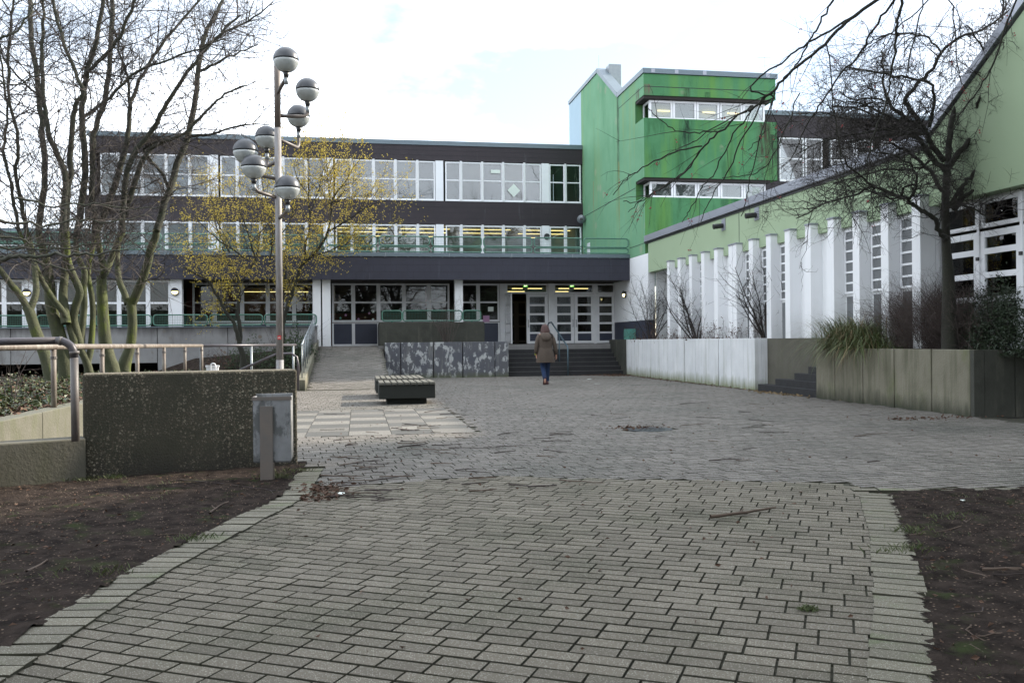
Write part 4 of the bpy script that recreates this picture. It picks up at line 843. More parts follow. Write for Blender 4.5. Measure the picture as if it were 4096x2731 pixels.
# ================================================================== WALLS IN FRONT
aw = thing('aggregate_wall', (-1.6, 9.5, 0), 'thick free standing wall of dark washed aggregate concrete left of the path', 'wall')
mb = MB(); a_, b_ = Vector((-2.63, 9.17)), Vector((-.64, 9.66)); dd = (b_ - a_).normalized(); nn = Vector((-dd.y, dd.x))
th_ = .36; c_, e_ = b_ + nn * th_, a_ + nn * th_
mb.prism([tuple(a_), tuple(b_), tuple(c_), tuple(e_)], -.1, 1.02); mb.mi = [0, 1, 0, 1, 0, 0]; wo = mb.build('wall', ['aggregate', 'agg_sunlit'], aw, bevel=.02)
lw = thing('low_front_wall', (-3.4, 8.7, 0), 'low mossy concrete wall carrying the thick pipe handrail', 'wall')
mb = MB(); mb.prism([(-6.0, 7.4), (-2.585, 9.10), (-2.685, 9.36), (-6.1, 7.66)], -.1, .405); mb.build('wall', 'conc_brown', lw, bevel=.015)
kw = thing('bed_wall', (-3.5, 14, 0), 'low mossy retaining wall of the tree bed under the rusty railing', 'wall')
ys = [3.5, 5.2, 7.0, 8.8, 10.55, 12.3, 14.1, 15.9, 17.7, 19.5, 21.3]
for a, b in zip(ys, ys[1:]): mb = MB(); mb.box(-3.66, -3.44, a + .006, b - .006, -.1, .565); mb.build('block', 'kerb', kw, bevel=.012)
mb = MB(); mb.box(-20, -3.67, 3, 24.5, -.1, .50); struct(mb.build('tree_bed', 'soil'))
mb = MB(); mb.box(-2.6, -1.65, 9.8, 24.5, -.04, -.008); struct(mb.build('side_path', 'brick_plaza', attr=True))
# ================================================================== BENCHES
def bench(x0, y0, w_, d_, label):
    t = thing('slatted_bench', (x0 + w_ / 2, y0 + d_ / 2, 0), label, 'bench', 'square concrete benches with slatted tops')
    mb = MB(); mb.box(x0 + .18, x0 + w_ - .18, y0 + .2, y0 + d_ - .2, -.02, .12); mb.build('foot', 'bench', t)
    mb = MB(); mb.box(x0 + .01, x0 + w_ - .01, y0 + .02, y0 + d_ - .02, .12, .41); mb.build('body', 'bench', t, bevel=.015)
    n = 9; sw_ = w_ / n
    for k in range(n): mb = MB(); mb.box(x0 + k * sw_ + .014, x0 + (k + 1) * sw_ - .014, y0 - .02, y0 + d_ + .02, .412 , .465 + random.uniform(-.002, .002)); mb.build('slat', 'wood', t, bevel=.008)
p = PY(1514, 1540, 18.6); bench(p[0], 18.6, 1.19, 1.2, 'nearer of two dark concrete benches with wooden slats behind the chessboard')
p = PY(1505, 1510, 20.9); bench(p[0] - .02, 20.7, 1.14, 1.8, 'farther of two dark concrete benches with wooden slats')
# ================================================================== BIN
bn = thing('litter_bin', (-.9, 8.6, 0), 'weathered grey steel litter bin on a flat post in front of the aggregate wall', 'litter bin')
yb = 8.62; L_ = PY(1012, 1700, yb)[0]; R2 = PY(1164, 1700, yb)[0]; zt_b = PY(1090, 1588, yb)[2]; zb_b = PY(1090, 1850, yb)[2]
mb = MB(); th_ = .012; dx = .03
mb.prism([(L_, yb), (R2, yb), (R2 - .02, yb + .26), (L_ + .02, yb + .26)], zb_b, [zt_b] * 4); 
mb2 = MB(); mb2.box(L_, R2, yb, yb + .012, zb_b + .01, zt_b); mb2.box(L_, L_ + .012, yb + .0125, yb + .26, zb_b + .02, zt_b); mb2.box(R2 - .012, R2, yb + .0125, yb + .26, zb_b + .02, zt_b); mb2.box(L_, R2, yb + .2605, yb + .27, zb_b + .03, zt_b + .02); mb2.box(L_ + .01, R2 - .01, yb + .01, yb + .26, zb_b, zb_b + .03)
mb2.build('body', 'bin', bn, bevel=.006)
mb = MB(); mb.box(L_ - .008, R2 + .008, yb - .006, yb - .001, zt_b - .03, zt_b + .004); mb.box(L_ - .01, L_ - .001, yb, yb + .26, zt_b - .03, zt_b); mb.build('rim', 'binpost', bn)
pl_, pr_ = PY(1038, 1700, yb - .05)[0], PY(1090, 1700, yb - .05)[0]; ptz = PY(1060, 1625, yb - .05)[2]
mb = MB(); mb.box(pl_, pr_, yb - .03, yb - .007, -.05, ptz); mb.box(pr_ - .006, pr_ + .006, yb - .006, yb + .05, -.05, zb_b); mb.build('post', 'binpost', bn, bevel=.004)
# ================================================================== LAMP POLE
lp = thing('globe_lamp_pole', (-1.37, 16.4, 0), 'tall lamp pole with seven half dark glass globes on curved arms', 'street lamp')
YP = 16.4; pxp = PY(1119, 1400, YP)[0]; topz = PY(1108, 222, YP)[2]
mb = MB(); mb.tube([(pxp, YP, -.05), (pxp, YP, 1.0)], .068, 16); mb.build('pole_base', 'pole', lp, smooth=True)
zc = PY(1110, 512, YP)[2]
mb = MB(); mb.tube([(pxp, YP, 1.0), (pxp, YP, zc)], .060, 16); mb.build('pole', 'pole', lp, smooth=True)
mb = MB(); mb.tube([(pxp, YP, zc), (pxp, YP, topz)], .057, 16); mb.build('pole_top', 'pole_top', lp, smooth=True)
mb = MB(); z_ = PY(1119, 1350, YP)[2]; mb.box(pxp - .03, pxp + .03, YP - .071, YP - .061, z_ - .035, z_ + .035); stk = mb.build('sticker', 'red', lp)
mb = MB(); [mb.box(pxp - .02 + k * .014, pxp - .014 + k * .014, YP - .073, YP - .0715, z_ - .02 + (k % 2) * .012, z_ + .008 + (k % 2) * .01) for k in range(3)]; mb.build('sticker_mark', 'paper', stk)
for gx, gy, gr, ay in ((1144, 241, 48, 375), (1230, 361, 45, 464), (1194, 466, 43, 556), (1067, 550, 43.5, 646), (982, 605, 46, 716), (1015, 668, 46.5, 792), (1150, 752, 47, 876)):
    D = .215 * FPX / gr * .985; g0 = Vector(PY(gx, gy, D)); r = .215; zA = PY(1112, ay, YP)[2]
    mb = MB(); prof = [(r * math.cos(R_(a)), r * math.sin(R_(a))) for a in range(4, 91, 8)]; prof[-1] = (.004, r); mb.lathe([(r * 1.012, 0)] + [(q * 1.012, z * 1.012) for q, z in prof], g0, 28)
    gl = mb.build('globe_cap', 'globe_t', lp, smooth=True)
    mb = MB(); prof = [(.05, -r * .97)] + [(r * math.cos(R_(a)), r * math.sin(R_(a))) for a in range(-76, 1, 8)]; mb.lathe(prof, g0, 28); mb.build('globe_bowl', 'glass_lamp', gl, smooth=True)
    mb = MB(); mb.tube([g0 + Vector((0, 0, -r * .95)), g0 + Vector((0, 0, -r * .3)), g0 + Vector((0, 0, .02))], [.02, .05, .035], 10); mb.build('bulb', 'curtain', gl, smooth=True)
    zB = g0.z - r; d2 = Vector((g0.x - pxp, g0.y - YP, 0)); Ln = d2.length; d2.normalize(); P0 = Vector((pxp, YP, zA)); pts = [P0]
    rise = .06; el = .13
    pts += [P0 + d2 * (Ln - el) + Vector((0, 0, rise if Ln > .3 else .1))]
    for k in (1, 2, 3): a = k * math.pi / 6; pts.append(P0 + d2 * (Ln - el + el * math.sin(a)) + Vector((0, 0, (rise if Ln > .3 else .1) + el * (1 - math.cos(a)))))
    pts.append(Vector((g0.x, g0.y, zB - .02)))
    mb = MB(); mb.tube(pts, .032, 10); arm_ = mb.build('arm', 'arm', lp, smooth=True)
    mb = MB(); mb.tube([Vector((g0.x, g0.y, zB - .2)), Vector((g0.x, g0.y, zB - .09))], .037, 12); mb.build('sleeve', 'galv', arm_, smooth=True)
    mb = MB(); mb.tube([Vector((g0.x, g0.y, zB - .09)), Vector((g0.x, g0.y, zB + .02))], [.035, .06], 12); mb.build('socket', 'black', arm_, smooth=True)
# ================================================================== VEGETATION
rnd = random.Random(5)
def ctube(mb, pts, rad, n=3):
    m = len(pts); vs = []; ph0 = rnd.random() * 6
    up = None
    for i, p in enumerate(pts):
        d = pts[min(i + 1, m - 1)] - pts[max(i - 1, 0)]
        if d.length < 1e-9: d = Vector((0, 0, 1))
        d.normalize()
        if up is None: up = d.orthogonal().normalized()
        else:
            up = up - d * up.dot(d); up = up.normalized() if up.length > 1e-6 else d.orthogonal().normalized()
        s_ = d.cross(up); r = rad[i]
        for k in range(n):
            a = 2 * math.pi * k / n + ph0; q = p + up * (math.cos(a) * r) + s_ * (math.sin(a) * r); vs.append((q.x, q.y, q.z))
    fs = [(i * n + k, i * n + (k + 1) % n, (i + 1) * n + (k + 1) % n, (i + 1) * n + k) for i in range(m - 1) for k in range(n)]
    mb.add(vs, fs, .5)
def rv(s=1.): return Vector((rnd.gauss(0, s), rnd.gauss(0, s), rnd.gauss(0, s)))
def walk(p, d, L, segs, wob, lift):
    pts = [p.copy()]; d = d.normalized()
    for i in range(segs):
        d = (d + rv(wob) + Vector((0, 0, lift))).normalized(); p = p + d * (L / segs); pts.append(p.copy())
    return pts
def taper(m, r0, r1): return [r0 + (r1 - r0) * i / (m - 1) for i in range(m)]
def smooth(pts, k=4):
    """Catmull-Rom through the points"""
    o = []; P = [pts[0] * 2 - pts[1]] + list(pts) + [pts[-1] * 2 - pts[-2]]
    for i in range(1, len(P) - 2):
        for j in range(k):
            t = j / k; a, b, c, d = P[i - 1], P[i], P[i + 1], P[i + 2]
            o.append(.5 * ((2 * b) + (c - a) * t + (2 * a - 5 * b + 4 * c - d) * t * t + (3 * b - a - 3 * c + d) * t ** 3))
    o.append(pts[-1]); return o
def stem(mb, px, Y, w, k=4, n=10, wob=0.0):
    """px: image points; Y: depth (number or list); w: widths in source pixels"""
    m = len(px); Ys = Y if isinstance(Y, (list, tuple)) else [Y] * m
    if len(Ys) == 2 and m > 2: Ys = [Ys[0] + (Ys[1] - Ys[0]) * i / (m - 1) for i in range(m)]
    pts = [Vector(PY(x, y, yy)) for (x, y), yy in zip(px, Ys)]
    W = w if len(w) == m else [w[0] + (w[1] - w[0]) * i / (m - 1) for i in range(m)]
    rad = [q * yy / FPX / 2 for q, yy in zip(W, Ys)]
    sp = smooth(pts, k); rr = []
    for i in range(len(sp)):
        t = i / k; a = int(min(t, m - 1)); b = min(a + 1, m - 1); f = t - a; rr.append(rad[a] * (1 - f) + rad[b] * f)
    if wob: sp = [p + rv(wob) if 0 < i < len(sp) - 1 else p for i, p in enumerate(sp)]
    ctube(mb, sp, rr, n); return sp, rr
def twigs(mb, sp, rr, dens, L, r, lv, wob=.12, lift=.03, out=None, tips=None, zmin=-9, ang_=.9, kids=(6, 4), flat=.6):
    """side shoots along a limb; lv levels deep"""
    tot = 0
    for i in range(1, len(sp)):
        seg = sp[i] - sp[i - 1]; ln = seg.length; nn_ = ln * dens; c = int(nn_) + (1 if rnd.random() < nn_ % 1 else 0)
        for _ in range(c):
            p = sp[i - 1] + seg * rnd.random()
            if p.z < zmin: continue
            d0 = seg.normalized(); q = rv(); q.z *= flat; q = (q - d0 * q.dot(d0))
            if q.length < 1e-3: continue
            d = d0 * math.cos(ang_) + q.normalized() * math.sin(ang_)
            if out: d = d + out(p)
            l_ = L * rnd.uniform(.45, 1.15); r_ = min(r * rnd.uniform(.7, 1.2), rr[i] * .8)
            sub(mb, p, d, l_, r_, lv, wob, lift, kids, tips)
def sub(mb, p, d, L, r, lv, wob, lift, kids, tips):
    segs = 6 if lv >= 2 else (4 if lv == 1 else 3)
    pts = walk(p, d, L, segs, wob, lift); rad = taper(len(pts), r, r * .3); ctube(mb, pts, rad, 3 if r < .012 else 4)
    if tips is not None and lv <= 1:
        for q in pts[1:]: tips.append(q)
    if lv > 0:
        n = kids[min(lv - 1, len(kids) - 1)]; n = max(1, int(n * rnd.uniform(.7, 1.3)))
        for _ in range(n):
            i = rnd.randint(1, len(pts) - 1); pp = pts[i - 1].lerp(pts[i], rnd.random()); d0 = (pts[i] - pts[i - 1]).normalized()
            q = rv(); q = q - d0 * q.dot(d0); dd = d0 * .65 + q.normalized() * .75
            sub(mb, pp, dd, L * rnd.uniform(.3, .55), r * .5, lv - 1, wob, lift, kids, tips)
def blobs(mb, pts, s, n=1, spread=.03):
    for p in pts:
        for _ in range(n):
            c = p + rv(spread); a = s * rnd.uniform(.6, 1.3); u = rv().normalized(); v = u.orthogonal().normalized(); w_ = u.cross(v)
            q = [c + v * a, c + w_ * a, c - v * a, c - w_ * a, c + u * a, c - u * a]
            mb.add([tuple(t) for t in q], [(0, 1, 4), (1, 2, 4), (2, 3, 4), (3, 0, 4), (1, 0, 5), (2, 1, 5), (3, 2, 5), (0, 3, 5)], rnd.random())
def leaves(mb, c, s, d=None):
    u = (d or rv()).normalized(); v = rv(); v = (v - u * v.dot(u)).normalized(); w_ = u.cross(v) * .18
    q = [c, c + u * s * .5 + v * s * .28 + w_ * s, c + u * s, c + u * s * .5 - v * s * .28 + w_ * s]
    mb.add([tuple(t) for t in q], [(0, 1, 2, 3)], rnd.random())
def tree(name, loc, label, cat='tree', group=None): return thing(name, loc, label, cat, group)
def Z5(l, s=3.136, ox=0, oy=950): return [(ox + x / s, oy + y / s) for x, y in l]
TL = lambda l: [(x / 1.28, y / 1.28) for x, y in l]
TW = dict(dens=6.4, L=1.8, r=.013, lv=2, wob=.14, lift=.0, kids=(5, 7), flat=.55)
def bigtree(label, stems, zt=2.4, base=None, extra=None, TWo=None):
    b = PY(*base); root = tree('bare_tree', (b[0], b[1], .5), label, group='mossy bare trees in the bed')
    tr, cw = MB(), MB(); sets = []
    for px, Y, w, isT in stems:
        mbx = tr if isT else cw
        if not isT and not isinstance(Y, tuple): Y = (Y, Y)
        sp, rr = stem(mbx, px, Y, w, n=10 if isT else 7, wob=0 if isT else .012); sets.append((sp, rr, isT))
    tr.build('trunk', 'bark', root, smooth=True); cw.build('limbs', 'bark_up', root, smooth=True)
    tw = MB()
    for sp, rr, isT in sets:
        twigs(tw, sp, rr, zmin=zt if not isT else 2.6, **(TWo or TW))
    tw.build('crown', 'twig', root); return root
g0_, g1_ = 20.0, 21.0
bigtree('leaning mossy bare tree at the far left of the bed, forked low', [
    (Z5([(660, 1900), (600, 1600), (530, 1380), (440, 1150), (370, 930), (330, 860)]), 19.5, (46, 34), True),
    (Z5([(350, 900), (250, 720), (140, 590), (60, 480), (-60, 330), (-200, 150)]), (19.5, 19), (26, 18), True),
    (Z5([(380, 900), (450, 700), (445, 520), (430, 350), (400, 150), (330, -100)]), (19.5, 20), (26, 16), True),
    ([(105, 918), (88, 820), (60, 700), (70, 560), (40, 420), (30, 250), (50, 60), (60, -40)], (20, 19.5), (16, 7), False),
    ([(-64, 998), (-70, 800), (-40, 600), (-60, 400)], 19, (14, 6), False)], base=(210, 1560, 19.5))
bigtree('many stemmed mossy bare tree with the thickest trunk cluster', [
    (Z5([(860, 1980), (830, 1700), (780, 1400), (720, 1150), (660, 950), (630, 750), (615, 500), (580, 300), (540, 150), (480, -30)]), 20.5, (62, 24), True),
    (Z5([(830, 1020), (780, 920), (680, 790), (570, 620), (500, 480), (410, 270), (340, 100), (240, -60)]), (20.3, 19.8), (26, 12), True),
    (Z5([(830, 1080), (800, 850), (790, 700), (810, 500), (825, 280), (800, 100), (790, -60)]), (20.3, 20.8), (36, 20), True),
    (Z5([(1010, 1400), (960, 1200), (920, 1020), (950, 850), (1000, 680), (920, 480), (850, 280), (835, 60), (830, -80)]), (20.6, 20.2), (34, 22), True),
    (Z5([(870, 1700), (930, 1350), (890, 1150), (850, 1000)]), 20.5, (30, 26), True),
    ([(76, 931), (50, 780), (15, 600), (30, 460), (12, 300), (-10, 150)], (19.8, 19.2), (13, 6), False),
    ([(252, 931)] + TL([(330, 890), (260, 720), (230, 560), (215, 350), (220, 120), (215, -40)]), (20, 19.5), (24, 9), False),
    ([(153, 940)] + TL([(230, 890), (210, 620), (190, 400), (160, 200), (150, -30)]), (20.8, 21.5), (23, 17), False),
    ([(265, 924)] + TL([(360, 890), (370, 650), (390, 540), (430, 470), (385, 370), (310, 170), (270, -20)]), (20.2, 19.4), (22, 11), False),
    (TL([(210, 500), (120, 420), (40, 330), (-50, 150)]), (21, 20), (9, 5), False)], base=(275, 1570, 20.5))
bigtree('slender twin stemmed mossy bare tree in the middle of the bed', [
    (Z5([(1150, 1850), (1110, 1640), (1060, 1500), (1010, 1380), (1025, 1150), (1055, 850), (1050, 640), (1060, 430), (1000, 300), (960, 180), (950, 0)]), 21.2, (30, 18), True),
    (Z5([(1100, 1780), (1100, 1580), (1130, 1440), (1150, 1250), (1165, 950), (1145, 700), (1105, 480), (1120, 320), (1160, 150), (1190, -40)]), (21.2, 21.5), (26, 16), True),
    ([(303, 950)] + TL([(438, 890), (420, 640), (428, 500), (450, 350), (500, 180), (530, -20)]), (21.3, 20.6), (26, 14), False),
    ([(379, 937)] + TL([(470, 880), (480, 690), (530, 540), (555, 400), (570, 200), (570, -40)]), (21.3, 22), (22, 17), False),
    (TL([(425, 400), (500, 320), (580, 240), (640, 130), (700, -20)]), (20.8, 20), (15, 12), False),
    (TL([(430, 600), (560, 500), (700, 370), (850, 310), (1000, 260), (1150, 200)]), (21, 19.5), (13, 5), False)], base=(350, 1450, 21.2))
bigtree('straight single stemmed mossy bare tree beside the forked one', [
    (Z5([(1440, 1850), (1400, 1620), (1370, 1540), (1325, 1350), (1300, 1100), (1285, 850), (1275, 650), (1275, 480)]), 22.0, (56, 33), True),
    (Z5([(1280, 520), (1300, 400), (1260, 200), (1230, 50), (1200, -60)]), (22, 21.5), (28, 18), True),
    (Z5([(1300, 480), (1350, 380), (1400, 250), (1470, 80), (1540, -60)]), (22, 22.5), (26, 20), True),
    ([(383, 931)] + TL([(590, 940), (645, 760), (660, 620), (670, 520), (740, 370), (850, 200), (1040, -20)]), (22.2, 22.8), (26, 8), False),
    ([(491, 931)] + TL([(650, 870), (780, 670), (860, 520), (1000, 320), (1100, 200), (1230, 80)]), (21.8, 20.8), (24, 8), False),
    ([(495, 870)] + TL([(690, 930), (740, 800), (820, 730), (930, 690), (1060, 570), (1152, 480), (1260, 440)]), (22, 20.8), (22, 6), False),
    (TL([(670, 560), (650, 400), (600, 220), (560, 60), (540, -40)]), (22, 22.6), (10, 7), False)], base=(445, 1450, 22))
bigtree('mossy bare tree forking into a wide Y above a straight trunk', [
    (Z5([(1540, 1850), (1550, 1640), (1590, 1500), (1635, 1360), (1660, 1150), (1655, 950), (1640, 820), (1620, 760)]), 22.6, (56, 50, 42, 36, 34, 34, 36, 38), True),
    (Z5([(1600, 830), (1560, 700), (1500, 560), (1475, 400), (1470, 200), (1490, 50), (1500, -60)]), (22.6, 23.2), (26, 18), True),
    (Z5([(1660, 820), (1720, 680), (1790, 520), (1850, 330), (1890, 150), (1950, 0), (1960, -80)]), (22.6, 22), (34, 26), True),
    ([(625, 924)] + TL([(890, 900), (960, 700), (1000, 500), (1020, 320), (1050, 180), (1100, 80), (1150, -20)]), (22.2, 22.8), (28, 12), False),
    (TL([(880, 1000), (840, 900), (780, 830), (740, 760), (870, 700)]), (22.4, 21.6), (14, 8), False),
    (TL([(1010, 370), (1100, 330), (1200, 280), (1320, 230)]), (22.6, 21.6), (12, 4), False),
    (TL([(960, 700), (1080, 690), (1250, 640), (1380, 640)]), (22.4, 21.4), (12, 4), False),
    (TL([(1030, 250), (1150, 170), (1300, 90), (1400, 10)]), (22.6, 22.0), (12, 4), False)], base=(500, 1440, 22.6))
# long low branches sweeping over the bed (from a tree outside the left edge)
ot = tree('bare_tree', (-9.5, 17.5, .5), 'bare tree outside the left edge whose long branches reach into the picture')
cw, tw = MB(), MB(); ctube(cw, smooth([Vector((-9.5, 17.5, .4)), Vector((-9.4, 17.5, 3)), Vector((-9.2, 17.3, 6)), Vector((-8.8, 17, 9))], 4), taper(13, .2, .09), 10)
for px, Y, w in ((Z5([(-500, 320), (0, 285), (150, 235), (400, 240), (700, 215), (1000, 212), (1300, 190), (1600, 150)]), (17.3, 16.5), (20, 5)),
                 (Z5([(-400, 60), (0, -20), (250, 10), (430, 75), (700, 80), (880, 20)]), (17, 17.5), (10, 3)),
                 (Z5([(-300, 100), (100, 120), (500, 150), (900, 130), (1300, 60), (1700, 40)]), (17.5, 18), (10, 3)),
                 (Z5([(-300, -250), (200, -200), (600, -150), (1000, -220), (1500, -200), (1900, -280)]), (17, 18), (12, 3)),
                 (Z5([(200, -500), (700, -380), (1200, -420), (1700, -350), (2200, -420)]), (17.5, 18), (9, 3)),
                 (TL([(-150, 260), (0, 205), (60, 170), (140, 90), (180, 20)]), (16, 16), (11, 6)),
                 (TL([(-100, 420), (60, 430), (250, 380), (420, 350)]), (16.5, 16), (8, 3)),
                 (Z5([(-500, 420), (0, 240), (200, 240), (400, 300), (700, 380), (1000, 405), (1300, 410)]), (17.5, 16.8), (12, 4))):
    sp, rr = stem(cw, px, Y, w, n=6, wob=.02); twigs(tw, sp, rr, dens=4.2, L=1.3, r=.008, lv=2, wob=.14, lift=0, kids=(4, 6), flat=.6)
cw.build('trunk', 'bark_up', ot, smooth=True); tw.build('crown', 'twig', ot)
# yellow blossoming shrubs-trees
def yellow(label, stems, base, seedn):
    rnd.seed(seedn); b = PY(*base); root = tree('blossoming_tree', (b[0], b[1], 0), label, group='yellow blossoming trees')
    tr, tw, fl = MB(), MB(), MB(); tips = []; sets = []
    for px, Y, w in stems: sp, rr = stem(tr, px, Y, w, n=8, wob=.01); sets.append((sp, rr))
    for sp, rr in sets: twigs(tw, sp, rr, dens=6.0, L=1.5, r=.012, lv=2, wob=.13, lift=.06, kids=(4, 6), tips=tips, zmin=2.3, ang_=.75, flat=.7)
    tr.build('trunk', 'bark_dark', root, smooth=True); tw.build('crown', 'twig', root)
    tips = [t for t in tips if rnd.random() < .42]
    blobs(fl, tips, .019, 2, .05); fl.build('blossom', 'blossom', root); return root
K = lambda l: [(600 + x / 3.136, 1050 + y / 3.136) for x, y in l]
Q = lambda l: [(900 + x / 3.136, 500 + y / 3.136) for x, y in l]
yellow('yellow blossoming tree directly behind the lamp pole', [
    (K([(1690, 1150), (1660, 850), (1680, 700), (1720, 560), (1790, 360), (1850, 180), (1920, 0)]), 29.5, (20, 12)),
    (Q([(980, 1740), (1170, 1560), (1290, 1350), (1330, 1100), (1340, 960), (1420, 820), (1560, 640), (1620, 480)]), (29.5, 29), (12, 3)),
    (K([(1680, 700), (1655, 500), (1690, 250), (1700, 30)]), 29.7, (14, 9)),
    (Q([(1020, 1740), (1010, 1500), (1070, 1250), (1050, 900), (1060, 600), (1040, 350)]), (29.7, 30), (10, 3)),
    (Q([(1300, 1330), (1500, 1220), (1700, 1080), (1900, 980), (2080, 930)]), (29.3, 28.6), (7, 2)),
    (Q([(1120, 1640), (1350, 1560), (1520, 1490), (1640, 1460)]), (29.5, 29), (6, 2)),
    (Q([(1330, 1100), (1300, 800), (1280, 500), (1270, 250)]), (29.6, 30), (6, 2)),
    (Q([(1060, 1150), (1180, 800), (1240, 550), (1400, 330)]), (29.6, 29.6), (6, 2)),
    (Q([(1050, 900), (900, 650), (860, 450)]), (29.7, 30), (5, 2)),
    (Q([(1340, 980), (1600, 900), (1800, 880)]), (29.4, 29), (5, 2))], (1135, 1400, 29.5), 21)
yellow('yellow blossoming tree left of the lamp pole with a bent mossy trunk', [
    (K([(1170, 1350), (1165, 1150), (1100, 930), (1050, 760), (960, 640), (890, 490), (800, 350), (730, 240), (560, 130), (420, 60)]), (28.5, 28), (28, 22, 17, 14, 12, 10, 9, 8, 7, 5)),
    (K([(1130, 980), (1120, 780), (1090, 600), (1120, 450), (1110, 250), (1060, 100), (980, 0), (900, -200)]), (28.5, 29), (18, 5)),
    (K([(1090, 590), (980, 560), (900, 500)]), 28.5, (12, 8)),
    (K([(1110, 300), (1250, 100), (1350, -150), (1380, -400)]), (28.8, 29), (8, 3)),
    (Q([(400, 1740), (330, 1500), (250, 1250), (150, 1000), (60, 800)]), (28.5, 28.5), (7, 2)),
    (Q([(560, 1740), (600, 1400), (560, 1100), (480, 800), (440, 500)]), (28.8, 29), (7, 2)),
    (Q([(300, 1700), (0, 1500), (-250, 1300), (-420, 1100)]), (28.4, 28), (7, 2)),
    (Q([(60, 1600), (-100, 1300), (-150, 1000), (-200, 700)]), (28.6, 29), (6, 2)),
    (Q([(560, 1500), (800, 1250), (860, 1000), (900, 700)]), (28.8, 29.2), (6, 2))], (970, 1440, 28.5), 22)
# dark gnarled tree in the right planter
rnd.seed(31)
V = lambda l: [(3000 + x / 1.96, y / 1.96) for x, y in l]
U = lambda l: [(2900 + x / 1.9666, 350 + y / 1.9666) for x, y in l]
W6 = lambda l: [(3596 + x / 3.136, 700 + y / 3.136) for x, y in l]
b = PY(3800, 1300, 13.9); root = tree('gnarled_tree', (b[0], b[1], 1.0), 'dark gnarled bare tree with a dense twisted crown in the tall grey planter')
tr, cw, tw = MB(), MB(), MB()
sp, rr = stem(tr, W6([(640, 2300), (620, 1300), (600, 1000), (585, 700), (580, 400), (590, 150), (600, -30)]), 13.9, (74, 50, 40, 35, 33, 31, 30), n=12)
S_ = [(V([(1535, 1420), (1560, 1250), (1570, 1050), (1610, 850), (1690, 700), (1850, 500), (1960, 280), (1990, 0)]), (13.9, 14.4), (26, 6)),
      (V([(1570, 1300), (1680, 1150), (1880, 970), (2000, 850), (2200, 700)]), (13.9, 13.4), (22, 10)),
      (V([(1600, 1640), (1750, 1370), (1870, 1120), (2000, 1020), (2220, 960)]), (13.9, 14.2), (24, 12)),
      (V([(1530, 1340), (1420, 1220), (1340, 1110), (1280, 1060), (1100, 1060), (900, 1090), (700, 1130)]), (13.9, 13.3), (20, 5)),
      (V([(1520, 1260), (1430, 1150), (1370, 1020), (1250, 850), (1215, 770), (1320, 650), (1420, 560), (1500, 420), (1680, 280), (1850, 220), (2060, 60)]), (13.9, 13.2), (20, 6)),
      (V([(1340, 1010), (1200, 920), (1090, 800), (1040, 640), (1040, 500), (1030, 400)]), (13.7, 14.2), (12, 5)),
      (V([(1510, 1500), (1400, 1340), (1280, 1220), (1150, 1140), (1050, 1130)]), (13.9, 14.3), (15, 6)),
      (V([(1400, 1000), (1440, 850), (1420, 680), (1200, 600), (950, 560), (780, 530)]), (13.6, 13), (12, 4)),
      (V([(1400, 1090), (1340, 960), (1180, 1010), (960, 900), (820, 840), (640, 840)]), (13.8, 14.4), (10, 4)),
      (V([(1290, 1000), (1180, 880), (1010, 780), (820, 780), (700, 720)]), (13.8, 13.2), (8, 3)),
      (V([(1800, 1050), (1830, 900), (1780, 820), (1850, 650), (1830, 400), (1700, 200)]), (13.7, 13.2), (14, 4)),
      (V([(1850, 1130), (1990, 780), (2060, 560), (2080, 300), (2100, 60)]), (14, 14.5), (12, 5)),
      (W6([(560, 820), (520, 740), (465, 580), (380, 490), (240, 420), (130, 330), (0, 270)]), (13.9, 13.4), (18, 12)),
      (U([(1450, 880), (1330, 850), (1130, 750), (980, 620), (900, 500)]), (13.4, 12.9), (11, 4)),
      (U([(1450, 880), (1500, 780), (1430, 780), (1350, 870), (1100, 800), (900, 850)]), (13.4, 13.6), (9, 3)),
      (U([(1480, 860), (1510, 700), (1440, 600), (1250, 520), (1050, 500)]), (13.4, 12.8), (9, 3)),
      (W6([(600, 420), (760, 300), (920, 220), (1140, 120), (1380, 10), (1600, 40)]), (13.9, 13.3), (15, 7)),
      (W6([(640, 360), (740, 220), (860, 60), (960, -60)]), (13.9, 13.6), (16, 12)),
      (W6([(700, 370), (900, 420), (1050, 500), (1130, 560)]), (13.9, 13.2), (10, 3)),
      (V([(1540, 1300), (1660, 1200), (1800, 1180), (2000, 1250), (2200, 1200)]), (13.9, 14.4), (10, 5)),
      (U([(1440, 880), (1200, 790), (1000, 850), (760, 930), (560, 1030)]), (13.5, 12.8), (9, 3)),
      (U([(1560, 370), (1300, 330), (1000, 370), (750, 430), (560, 530)]), (13.6, 13), (9, 3)),
      (U([(1500, 400), (1250, 330), (1000, 250), (750, 200), (560, 210)]), (13.8, 14.3), (8, 3)),
      (U([(1500, 350), (1300, 230), (1050, 130), (850, 90)]), (13.6, 13.2), (8, 3)),
      (U([(1640, 560), (1500, 640), (1250, 650), (1050, 700), (850, 760)]), (13.7, 14.2), (8, 3)),
      (V([(1500, 430), (1400, 300), (1200, 260), (1000, 300), (900, 380)]), (13.3, 13.8), (7, 3))]
sets = [stem(cw, px, Y, tuple(q_ * 1.2 + 1 for q_ in w), n=7, wob=.012) for px, Y, w in S_]
for sp, rr in sets: twigs(tw, sp, rr, dens=12, L=1.05, r=.0085, lv=2, wob=.30, lift=.02, kids=(5, 8), ang_=1.0, flat=.9)
tr.build('trunk', 'bark_dark', root, smooth=True); cw.build('limbs', 'bark_dark', root, smooth=True); tw.build('crown', 'twig_dark', root)
